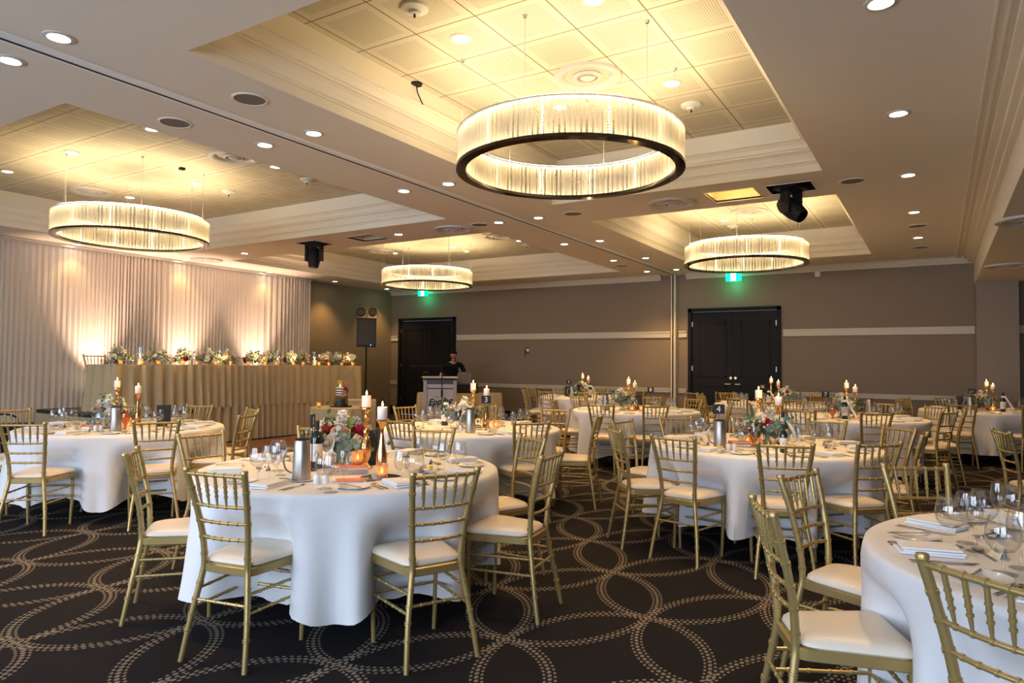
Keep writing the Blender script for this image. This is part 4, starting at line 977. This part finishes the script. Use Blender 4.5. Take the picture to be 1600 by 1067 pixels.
# extra things on the front table
f1 = FACE(-3.0, 3.0)
number_sign('T1', -3.237, 2.956, '1', f1+1.35)
book(-3.02, 3.02, Z0, f1+.3, .24, .16, .022, 'paper', 'Pale book lying lowest under the red one on the front round table')
book(-2.99, 3.03, Z0+.0225, f1+.1, .20, .15, .022, 'orangeb', 'Red and orange book under the votive on the front round table')
o = G().lathe([(.001, 0), (.115, 0), (.115, .003), (.001, .003)], 36).obj('mirror_plate', 'mirror', loc=(-2.73, 3.01, Z0)); tag(o, 'Round mirror plate below the shorter candlestick of the front round table', 'mirror plate')
menu_frame('T1', -3.14, 3.35, f1, .11, .22, 'Upright black frame behind the candlesticks on the front round table')
for k, (dx, dy, a, c) in enumerate(((0, 0, .25, 'white'), (.012, -.01, .45, 'blueb'), (.0, .012, .05, 'orangeb'))):
    o = G().rbox(0, 0, 0, .0035, .15, .10, 0).obj('booklet', c, loc=(-2.775+dx, 2.80+dy, Z0+.0037*k), smooth=False); o.rotation_euler = (0, 0, f1+a)
    tag(o, 'Printed booklet fanned before the books on the front round table, %s' % ('lowest, white', 'middle, lilac', 'top, orange')[k], 'booklet', 'fanned booklets')
place(plate, (-3.001, 2.673, Z0), 0, 'White saucer under the steel jug on the front round table', 'plate', 'white saucers', .75)
for (x, y), lab in (((-2.60, 3.30), 'farther'), ((-2.40, 2.97), 'nearer')):
    place(butterd, (x, y, Z0), .4, 'White dish of yellow butter slices on the front round table, %s of two' % lab, 'butter dish', 'butter dishes')
for t, (x, y) in (('T2', (-1.45, 5.42)), ('T5', (.33, 2.80)), ('TL', (-6.95, 3.42)), ('T3', (-3.9, 6.15)), ('T7', (-1.25, 9.75)), ('T11', (.95, 12.8))):
    place(butterd, (x, y, Z0), .4, 'White dish of yellow butter slices on the %s' % TN[t], 'butter dish', 'butter dishes')
place(butterd, (.30, 3.20, Z0), .9, 'White dish of butter behind the glasses of the right foreground table', 'butter dish', 'butter dishes')
# things just right of the frame edge on the foreground table
bouquet('flower_arrangement', .78, 3.25, Z0, 77, 'Low flower arrangement on the right foreground table', BQ['T2'], 2, 1.5, .075)
candle_set('T5', .95, 3.1, 'A'); candle_set('T5', .72, 2.92, 'B')

# place settings
def setting(t, th, ck, full, glasses=True):
    cx, cy = TC[t]; u = Vector((cos(th), sin(th), 0)); l = Vector((u.y, -u.x, 0)); c = Vector((cx, cy, Z0)); N = 'the %s seat of the %s' % (ck, TN[t]); rz = th+pi/2
    P_ = lambda r, s, z=0: tuple(c+u*r+l*s+Vector((0, 0, z)))
    rnd = random.Random(int(th*1000)+len(t)); j = lambda: rnd.uniform(-.012, .012)
    place(plate, P_(.71+j(), .24), 0, 'White side plate at '+N, 'plate', 'white side plates')
    place(napkin, P_(.74+j(), .02+j(), .0), rz+j()*8, 'Folded white napkin at '+N, 'napkin', 'folded white napkins')
    if full:
        place(knife, P_(.80, .235+j(), .0142), rz+pi*0+.25, 'Butter knife on plate, '+N, 'knife', 'butter knives', .8)
        place(knife, P_(.83, -.10), rz, 'Dinner knife at '+N, 'knife', 'dinner knives')
        place(knife, P_(.83, -.125), rz+.04, 'Outer entree knife, '+N, 'knife', 'entree knives', .92)
        place(fork, P_(.83, .11), rz, 'Dinner fork at '+N, 'fork', 'dinner forks')
        place(fork, P_(.83, .14), rz, 'Outer entree fork, '+N, 'fork', 'entree forks', .92)
        place(spoon, P_(.545, -.05), rz+pi/2, 'Dessert spoon, '+N, 'spoon', 'dessert spoons')
        place(pcard, P_(.50, .03), th+pi*.5+rnd.uniform(-.3, .3), 'Cream place card at '+N, 'place card', 'place cards')
    if glasses:
        place(wine, P_(.56+j(), -.16+j()), 0, 'Wine glass at '+N, 'wine glass', 'wine glasses')
        place(wine, P_(.49+j(), -.10+j()), 0, 'Water goblet at '+N, 'wine glass', 'water goblets', .93)
        place(flute, P_(.50+j(), -.21+j()), 0, 'Champagne flute at '+N, 'champagne flute', 'champagne flutes')
for t in TC:
    full = t in ('T1', 'T5', 'T2', 'T3', 'TL')
    for th, ck, d in SEATS[t]:
        setting(t, th, ck, full, glasses=t not in ('T1', 'T5'))
GL1 = [(-3.149, 2.494, 'w', 'nearest of the left cluster'), (-3.185, 2.60, 'w', 'second of the left cluster'), (-3.075, 2.555, 'f', 'in the left cluster'), (-3.402, 2.84, 'b', 'farthest of the left cluster'), (-3.25, 2.73, 'w', 'in the middle of the left cluster'),
       (-2.723, 2.578, 'b', 'left of the front trio'), (-2.620, 2.52, 'w', 'lowest of the front trio'), (-2.641, 2.632, 'f', 'right of the front trio'),
       (-2.426, 2.838, 'w', 'nearest of the right cluster'), (-2.395, 2.905, 'b', 'second of the right cluster'), (-2.72, 3.343, 'f', 'farthest left of the right cluster'), (-2.645, 3.43, 'b', 'far middle of the right cluster'), (-2.497, 3.298, 'w', 'near middle of the right cluster'), (-2.44, 3.377, 'w', 'rightmost of the right cluster')]
GL5 = [(.033, 3.053, 'b', 'nearest to the folded napkin'), (.085, 3.135, 'w', 'behind the flute'), (.106, 3.013, 'f', 'beside the tented card'), (.143, 3.281, 'b', 'behind the butter dish'), (.199, 3.406, 'f', 'in the far group'), (.252, 3.493, 'b', 'farthest back'), (.171, 2.737, 'b', 'large one nearest the camera'), (.225, 2.84, 'w', 'right behind the nearest large one')]
for GLs, t in ((GL1, 'T1'), (GL5, 'T5')):
    for x, y, k, lab in GLs:
        pr, nm = {'w': (wine, 'Wine glass'), 'f': (flute, 'Champagne flute'), 'b': (balloon, 'Balloon wine glass')}[k]
        place(pr, (x, y, Z0), 0, '%s on the %s, %s' % (nm, TN[t], lab), 'wine glass' if k != 'f' else 'champagne flute', 'glasses on the %s' % TN[t], 1.05)

# ------------------------------------------------------------------ head table decor
HX = -11.0
ORD = 'first second third fourth fifth sixth seventh eighth ninth tenth eleventh twelfth thirteenth fourteenth fifteenth sixteenth'.split()
random.seed(31)
for i, y in enumerate((6.08, 6.72, 7.12, 7.62, 8.02, 8.56, 8.90, 9.42, 9.78, 10.39, 10.70, 11.08)):
    bouquet('head_table_flowers', HX+random.uniform(-.06, .04), y, BZ+.003, 200+i, 'Head table flower arrangement, %s from the left end' % ORD[i], [['roseb', 'roser', 'roseb', 'rosew'], ['rosew', 'roser', 'roseb', 'mauve'], ['rosew', 'roser', 'rosew', 'roseb']][i % 3], 3 if i > 7 else 1, 1.5, .055, group='head table flowers', ne=9)
def make_hurricane():
    o = G().lathe([(.001, .001), (.05, .001), (.05, .28), (.048, .28), (.048, .004), (.001, .004)], 24).obj('hurricane_vase', 'glass')
    return freeze(o)
hur = make_hurricane()
for i, y in enumerate((6.40, 7.36, 7.86, 9.14, 10.08)):
    place(hur, (HX-.02, y, BZ+.003), 0, 'Tall glass cylinder around a candle on the head table, %s from left' % right_names[i].replace('nearest', 'first'), 'glass cylinder', 'tall glass cylinders')
    place(pillar, (HX-.02, y, BZ+.0075), 0, 'Thick candle inside the %s glass cylinder of the head table' % right_names[i].replace('nearest', 'first'), 'candle', 'head table candles', 1.45)
for i in range(7): light('candle_glow', 'POINT', (HX+.22, 6.2+.78*i, BZ+.16), 2.2, (1, .55, .2), size=.03)
for i in range(16):
    y = 6.0+.335*i+random.uniform(-.05, .05)
    place(votive, (HX+.13+random.uniform(-.02, .02), y, BZ+.003), 0, 'Small votive along the front edge of the head table, %s from left' % ORD[i], 'votive', 'head table votives', .9)

# ------------------------------------------------------------------ cake corner
cx, cy = -7.92, 7.80
o = empty('cake_table', (cx, cy, 0)); tag(o, 'Small round cake table standing before the head table', 'table')
G().lathe([(.001, .715), (.44, .715), (.44, .738), (.001, .738)], 40).obj('tabletop', 'stage', o); G().tube([(0, 0, .012), (0, 0, .715)], .03, 10).lathe([(.001, 0), (.22, 0), (.22, .012), (.001, .02)], 20).obj('pedestal', 'greyd', o)
o = G().lathe([(.001, .7415), (.43, .7415), (.455, .738), (.46, .73)], 60).obj('cake_table_cloth', 'skirt', loc=(cx, cy, 0)); tag(o, 'Champagne cloth on the small round cake table', 'tablecloth')
pleat_sheet('drape', [(.46*cos(a), .46*sin(a)) for a in [2*pi*i/48 for i in range(49)]], .02, .732, .030, .14, 'skirt', 4, 6, parent=o, top_amp=.2)
ck = empty('wedding_cake', (cx, cy, .7425)); tag(ck, 'Three-tier black, striped and gold wedding cake with roses', 'cake')
G().lathe([(.001, 0), (.17, 0), (.17, .012), (.001, .012)], 36).obj('board', 'dark', ck)
G().lathe([(.001, .012), (.105, .012), (.105, .17), (.10, .178), (.001, .178)], 40).obj('bottom_tier', 'cakeb', ck)
g = G(); rnd = random.Random(2)
for k in range(22):
    a = 2*pi*k/22; l_ = rnd.uniform(.04, .12); g.tube([(.106*cos(a), .106*sin(a), .176), (.108*cos(a), .108*sin(a), .17-l_)], [.007, .005], 5)
g.obj('gold_drips', 'cakeg', ck)
G().lathe([(.001, .178), (.08, .178), (.08, .30), (.076, .305), (.001, .305)], 36).obj('middle_tier', 'cakew', ck)
g = G()
for z in (.195, .232, .269): g.lathe([(.0803, z), (.0812, z+.001), (.0812, z+.016), (.0803, z+.017)], 36)
g.obj('black_stripes', 'cakeb', ck)
G().lathe([(.001, .305), (.056, .305), (.056, .405), (.052, .41), (.001, .41)], 30).obj('top_tier', 'cakeg', ck)
fd = Vector((-cx, -cy, 0)).normalized(); sd = Vector((-fd.y, fd.x, 0))
for k, (s, r_, z, m_) in enumerate(((.055, .04, .375, 'roseb'), (.05, .055, .33, 'roseb'), (.06, .06, .28, 'rosep'), (.045, .075, .235, 'roseb'), (.03, .088, .19, 'roseb'), (.07, .05, .245, 'roser'))):
    ob = link('sugar_rose', ROSES[m_], ck); p = fd*r_+sd*s; q = Vector((p.x, p.y, .02)).normalized().to_track_quat('Z', 'Y'); ob.matrix_local = Matrix.Translation((p.x, p.y, z)) @ q.to_matrix().to_4x4() @ Matrix.Scale(.95, 4)
for i, s in enumerate((-.33, .33)):
    place(votive, (cx+sd.x*s+fd.x*.1, cy+sd.y*s+fd.y*.1, .7425), 0, 'Glass votive on the cake table, %s of the cake' % ('left' if i == 0 else 'right'), 'votive', 'cake table votives')
o = empty('side_table', (-9.10, 9.45, 0), FACE(-9.1, 9.45)); tag(o, 'Small square table beyond the cake table', 'table')
G().box(-.26, .26, -.26, .26, .71, .738).obj('tabletop', 'stage', o, smooth=False)
for x in (-.22, .22):
    for y in (-.22, .22): G().tube([(x, y, 0), (x, y, .71)], .015, 8).obj('leg', 'greyd', o)
o = G().box(-.275, .275, -.275, .275, .7385, .744).obj('side_table_cloth', 'skirt', loc=(-9.10, 9.45, 0), smooth=False); o.rotation_euler = (0, 0, FACE(-9.1, 9.45)); tag(o, 'Champagne cloth on the small square side table', 'tablecloth')
pleat_sheet('drape', [(-.275, -.275), (.275, -.275), (.275, .275), (-.275, .275), (-.275, -.275)], .02, .742, .012, .12, 'skirt', 2, 9, parent=o)
o = G().box(-.07, .07, -.05, .05, 0, .05).obj('card_box', 'dark', loc=(-9.0, 9.52, .7445), smooth=False); tag(o, 'Small black box on the square side table', 'box')

# ------------------------------------------------------------------ loudspeaker on stand with two lamps
sx, sy = -10.965, 10.392; sx, sy = -12.35, 11.86
rzs = FACE(sx, sy)
SPX, SPY = -11.35, 11.95
o = empty('speaker_stand', (SPX, SPY, 0), FACE(SPX, SPY)); tag(o, 'Black tripod stand carrying the loudspeaker right of the drapes', 'speaker stand')
G().tube([(0, 0, .35), (0, 0, 1.80)], .018, 10).obj('pole', 'dark', o)
for k in range(3): a = 2*pi*k/3+.3; G().tube([(0, 0, .75), (.4*cos(a), .4*sin(a), .01)], .012, 8).obj('leg', 'dark', o)
SZ = 1.80
o = empty('loudspeaker', (SPX, SPY, SZ), FACE(SPX, SPY)); tag(o, 'Tall black loudspeaker with blue light on a tripod', 'loudspeaker')
G().box(-.22, .22, -.18, .16, .0, .66).obj('cabinet', 'dark', o, smooth=False)
G().box(-.20, .20, -.192, -.18, .03, .63).obj('grille', 'card', o, smooth=False)
G().ball((.10, -.196, .035), .010, 8).obj('power_light', 'blue', o)
for s in (-1, 1):
    c = Vector((SPX, SPY, SZ+.66)); f = FACE(SPX, SPY); px, py = c.x+.13*s*cos(f), c.y+.13*s*sin(f)
    o = empty('par_lamp', (px, py, SZ+.66), f); tag(o, 'Round black stage lamp on the loudspeaker, %s of two' % ('left' if s < 0 else 'right'), 'stage light', 'round lamps on the loudspeaker')
    b = G().lathe([(.05, -.10), (.085, -.02), (.10, .04), (.10, .08)], 20).disc(.095, .07, 20).obj('can', 'dark', o); b.matrix_local = Matrix.Translation((0, 0, .13)) @ Matrix.Rotation(radians(70), 4, 'X')
    G().disc(.08, .072, 18).obj('lens', 'card', b)
    G().tube([(-.11, 0, .13), (-.11, 0, .0), (.11, 0, .0), (.11, 0, .13)], .008, 6).obj('bracket', 'dark', o)

# ------------------------------------------------------------------ lectern, microphone, DJ table and person
lx, ly = -8.88, 11.56; f = FACE(lx, ly)
o = empty('lectern', (lx, ly, 0), f); tag(o, 'Grey lectern with black script lettering on its front', 'lectern')
G().box(-.33, .33, -.25, .25, 0, .05).obj('base', 'greyd', o, smooth=False)
G().box(-.34, -.27, -.22, .20, .05, 1.08).obj('side_panel', 'grey', o, smooth=False); G().box(.27, .34, -.22, .20, .05, 1.08).obj('side_panel', 'grey', o, smooth=False)
fp = G().box(-.27, .27, -.19, -.16, .05, 1.02).obj('front_panel', mat('pale_lectern_face', (.50, .48, .50), .5), o, smooth=False)
G().box(-.27, .27, -.195, -.19, .90, .925).obj('trim_strip', 'greyd', o, smooth=False)
g = G(); g.add([(-.36, -.26, 1.13), (.36, -.26, 1.13), (.36, .24, 1.04), (-.36, .24, 1.04), (-.36, -.26, 1.165), (.36, -.26, 1.165), (.36, .24, 1.075), (-.36, .24, 1.075)], [(0, 3, 2, 1), (4, 5, 6, 7), (0, 1, 5, 4), (1, 2, 6, 5), (2, 3, 7, 6), (3, 0, 4, 7)])
g.obj('reading_top', 'rail', o, smooth=False)
G().box(-.27, .27, -.20, .16, 1.0, 1.09).obj('top_box', 'greyd', o, smooth=False)
text('THE', .055, 'greyd', fp, (-.07, -.1935, .735), (pi/2, 0, 0), 'lettering')
text('Epping', .185, 'dark', fp, (.0, -.1935, .64), (pi/2, radians(-6), 0), 'lettering', shear=.35, bold=.004)
text('CLUB', .05, 'greyd', fp, (.10, -.1935, .555), (pi/2, 0, 0), 'lettering')
o = empty('microphone_stand', (-8.541, 11.181, 0), f); tag(o, 'Black boom microphone stand in front of the lectern', 'microphone stand')
G().tube([(0, 0, .03), (0, 0, 1.37)], .010, 8).tube([(0, 0, .75), (0, 0, .90)], .02, 8).obj('pole', 'dark', o)
G().lathe([(.001, 0), (.13, 0), (.13, .015), (.02, .03), (.001, .03)], 24).obj('base', 'dark', o)
G().tube([(.22, 0, 1.40), (-.52, 0, 1.365)], .007, 8).obj('boom', 'dark', o)
G().tube([(-.52, 0, 1.365), (-.60, 0, 1.35)], [.012, .022], 10).obj('microphone', 'dark', o)
dx, dy = -9.528, 13.158; f = FACE(dx, dy)
o = empty('dj_table', (dx, dy, 0), f); tag(o, 'Trestle table of the disc jockey behind the lectern', 'table')
G().box(-.95, .95, -.32, .32, .71, .74).obj('tabletop', 'stage', o, smooth=False)
for x in (-.85, .85):
    for y in (-.25, .25): G().tube([(x, y, 0), (x, y, .71)], .016, 8).obj('leg', 'greyd', o)
o = G().box(-.965, .965, -.335, .335, .7405, .746).obj('dj_table_cloth', 'skirt', loc=(dx, dy, 0), smooth=False); o.rotation_euler = (0, 0, f); tag(o, 'Champagne pleated cloth around the disc jockey table', 'tablecloth')
pleat_sheet('pleated_skirt', [(-.965, .335), (-.965, -.335), (.965, -.335), (.965, .335)], .02, .744, .040, .16, 'skirt', 4, 4, parent=o, top_amp=.35, flare=.03)
def loc2(x, y, z): return (dx+x*cos(f)-y*sin(f), dy+x*sin(f)+y*cos(f), z)
o = G().box(-.42, .42, -.22, .22, 0, .20).obj('dj_console', 'dark', loc=loc2(.0, .05, .7465), smooth=False); o.rotation_euler = (0, 0, f); tag(o, 'Black DJ equipment case on the skirted table', 'dj console')
G().box(-.43, .43, -.23, .23, .20, .225).obj('lid_edge', 'greyd', o, smooth=False)
G().box(-.40, -.02, -.19, .16, .225, .25).obj('mixer', 'greyd', o, smooth=False)
for i in range(6): G().lathe([(.012, 0), (.010, .018), (.001, .019)], 8, (-.36+.05*i, -.05, .25)).obj('knob', 'hinge', o)
o = empty('laptop', loc2(.10, -.02, .974), f); tag(o, 'Open grey laptop seen from behind on the DJ case', 'laptop')
o.rotation_euler = (0, 0, f)
G().box(-.16, .16, .0, .22, .0, .016).obj('keyboard_base', 'laptop', o, smooth=False)
l_ = G().box(-.16, .16, -.006, .004, .0, .225).obj('screen_lid', 'laptop', o, (0, -.002, .014), smooth=False); l_.rotation_euler = (radians(14), 0, 0)
G().box(.10, .15, -.03, .0, -.0, .01).obj('hinge', 'greyd', o, smooth=False)

def skin_body(name, pts, edges, material, parent=None, loc=None, rz=0, root=0, sub=2):
    me = bpy.data.meshes.new(name); me.from_pydata([p[:3] for p in pts], edges, []); me.materials.append(MT[material])
    o = link(name, me, parent, loc, rz); mo = o.modifiers.new('skin', 'SKIN')
    for i, p in enumerate(pts):
        r = p[3]; me.skin_vertices[0].data[i].radius = r if isinstance(r, tuple) else (r, r)
    me.skin_vertices[0].data[root].use_root = True
    mo.use_smooth_shade = True; mo.branch_smoothing = .6
    ms = o.modifiers.new('sub', 'SUBSURF'); ms.levels = sub; ms.render_levels = sub
    return o
def person():
    # local -y faces the camera; the figure leans over the table, head bowed to the laptop
    o = empty('person', loc2(-.18, .72, 0), f)
    P_ = [(0, .05, .98, (.15, .11)), (0, .04, 1.12, (.14, .10)), (0, .0, 1.28, (.17, .11)), (0, -.05, 1.42, (.15, .09)), (.01, -.09, 1.50, .052), (.02, -.13, 1.565, .055),
          (-.17, -.03, 1.40, .055), (-.25, -.03, 1.25, .045), (-.29, -.10, 1.10, .038), (-.28, -.28, 1.03, .028), (-.26, -.34, 1.02, (.036, .018)),
          (.19, -.03, 1.40, .055), (.27, -.06, 1.26, .045), (.27, -.17, 1.12, .038), (.20, -.32, 1.04, .028), (.17, -.38, 1.025, (.036, .018)),
          (-.10, .04, .90, .085), (-.11, .03, .50, .055), (-.11, .06, .10, .038), (-.12, -.08, .045, (.04, .03)),
          (.10, .04, .90, .085), (.11, .03, .50, .055), (.11, .06, .10, .038), (.12, -.08, .045, (.04, .03))]
    E = [(0, 1), (1, 2), (2, 3), (3, 4), (4, 5), (3, 6), (6, 7), (7, 8), (8, 9), (9, 10), (3, 11), (11, 12), (12, 13), (13, 14), (14, 15), (0, 16), (16, 17), (17, 18), (18, 19), (0, 20), (20, 21), (21, 22), (22, 23)]
    n = len(P_)
    for base, sgn in ((10, -1), (15, 1)):
        bx, by, bz = P_[base][:3]
        for k in range(4):
            ox = (-.027+.018*k); L = (.062, .075, .078, .068)[k if sgn > 0 else 3-k]
            P_ += [(bx+ox, by-.035, bz+.004, .0095), (bx+ox*1.15, by-.035-L*.55, bz+.006, .0088), (bx+ox*1.2, by-.035-L, bz-.012, .0075)]
            E += [(base, n), (n, n+1), (n+1, n+2)]; n += 3
        P_ += [(bx-.035*sgn, by-.01, bz-.006, .011), (bx-.055*sgn, by-.045, bz-.012, .0085)]; E += [(base, n), (n, n+1)]; n += 2
    b = skin_body('body', P_, E, 'skin', o)
    # head with face
    hd = G(); m_, k_ = 16, 20; vs = []
    for j in range(m_+1):
        ph = pi*j/m_
        for i in range(k_):
            a = 2*pi*i/k_; x, y, z = sin(ph)*cos(a), sin(ph)*sin(a), -cos(ph)
            w_ = .078*(1-.18*max(0, -z)**1.5); d_ = .098
            if y < 0 and z < -.1: d_ *= 1-.10*max(0, -z)
            X_, Y_, Z_ = x*w_, y*d_, z*.118
            if y < -.5 and abs(x) < .22:                                    # nose ridge
                nz_ = math.exp(-((Z_+.012)/.024)**2)*math.exp(-(X_/.012)**2); Y_ -= .020*nz_
            if y < -.4: Y_ += .008*math.exp(-((Z_-.018)/.014)**2)*math.exp(-((abs(X_)-.030)/.016)**2)   # eye sockets
            vs.append((X_, Y_, Z_))
    hd.add(vs, [(j*k_+i, j*k_+(i+1) % k_, (j+1)*k_+(i+1) % k_, (j+1)*k_+i) for j in range(m_) for i in range(k_)])
    for s in (-1, 1): hd.ball((s*.079, .008, -.005), .016, 8, 1.7)
    h = hd.obj('head', 'skin', o); h.matrix_local = Matrix.Translation((.02, -.145, 1.645)) @ Matrix.Rotation(radians(34), 4, 'X') @ Matrix.Rotation(radians(8), 4, 'Z')
    for s in (-1, 1): G().ball((s*.030, -.087, .016), .010, 8, .6).obj('eye', 'dark', h); G().tube([(s*.045, -.086, .036), (s*.018, -.096, .038)], .004, 5).obj('eyebrow', 'hair', h)
    G().tube([(-.022, -.090, -.055), (0, -.097, -.057), (.022, -.090, -.055)], [.003, .005, .003], 6).obj('mouth', 'roser', h)
    hr = G(); vs = []
    for j in range(9):
        ph = radians(92)*j/8
        for i in range(k_):
            a = 2*pi*i/k_; drop = 1 if sin(a) > -.35 else .62; q = ph*drop; x, y, z = sin(q)*cos(a), sin(q)*sin(a), cos(q); vs.append((x*.086, y*.106+.004, z*.130))
    hr.add(vs, [(j*k_+i, (j+1)*k_+i, (j+1)*k_+(i+1) % k_, j*k_+(i+1) % k_) for j in range(8) for i in range(k_)]); hr.obj('hair', 'hair', h)
    S_ = [(0, .04, 1.00, (.165, .125)), (0, .03, 1.14, (.155, .115)), (0, -.005, 1.29, (.185, .125)), (0, -.05, 1.42, (.165, .105)), (.008, -.075, 1.475, .062), (-.18, -.03, 1.40, .066), (-.25, -.035, 1.26, .056), (-.275, -.07, 1.18, .054), (.20, -.03, 1.40, .066), (.265, -.06, 1.27, .056), (.275, -.12, 1.19, .054)]
    skin_body('shirt', S_, [(0, 1), (1, 2), (2, 3), (3, 4), (3, 5), (5, 6), (6, 7), (3, 8), (8, 9), (9, 10)], 'shirt', o)
    T_ = [(0, .05, .98, (.17, .13)), (-.10, .04, .88, .10), (-.11, .03, .50, .072), (-.11, .06, .10, .062), (.10, .04, .88, .10), (.11, .03, .50, .072), (.11, .06, .10, .062)]
    skin_body('trousers', T_, [(0, 1), (1, 2), (2, 3), (0, 4), (4, 5), (5, 6)], 'dark', o)
    for s in (-1, 1): G().box(s*.115-.045, s*.115+.045, -.15, .12, 0, .07).obj('shoe', 'dark', o, smooth=False)
    return tag(o, 'Person in black shirt bending over the laptop behind the lectern', 'person')
person()
# black equipment case beside the stage
o = empty('equipment_case', (-11.9, 4.85, 0), FACE(-11.9, 4.85)); tag(o, 'Black equipment case with arched handle near the stage end', 'case')
G().box(-.38, .38, -.22, .22, .05, .46).obj('body', 'dark', o, smooth=False)
G().tube(smooth_path([(-.18, 0, .46), (-.16, 0, .56), (0, 0, .61), (.16, 0, .56), (.18, 0, .46)]), .014, 8).obj('handle', 'dark', o)
G().box(-.36, -.28, -.2, .2, 0, .05).box(.28, .36, -.2, .2, 0, .05).obj('foot', 'dark', o, smooth=False)
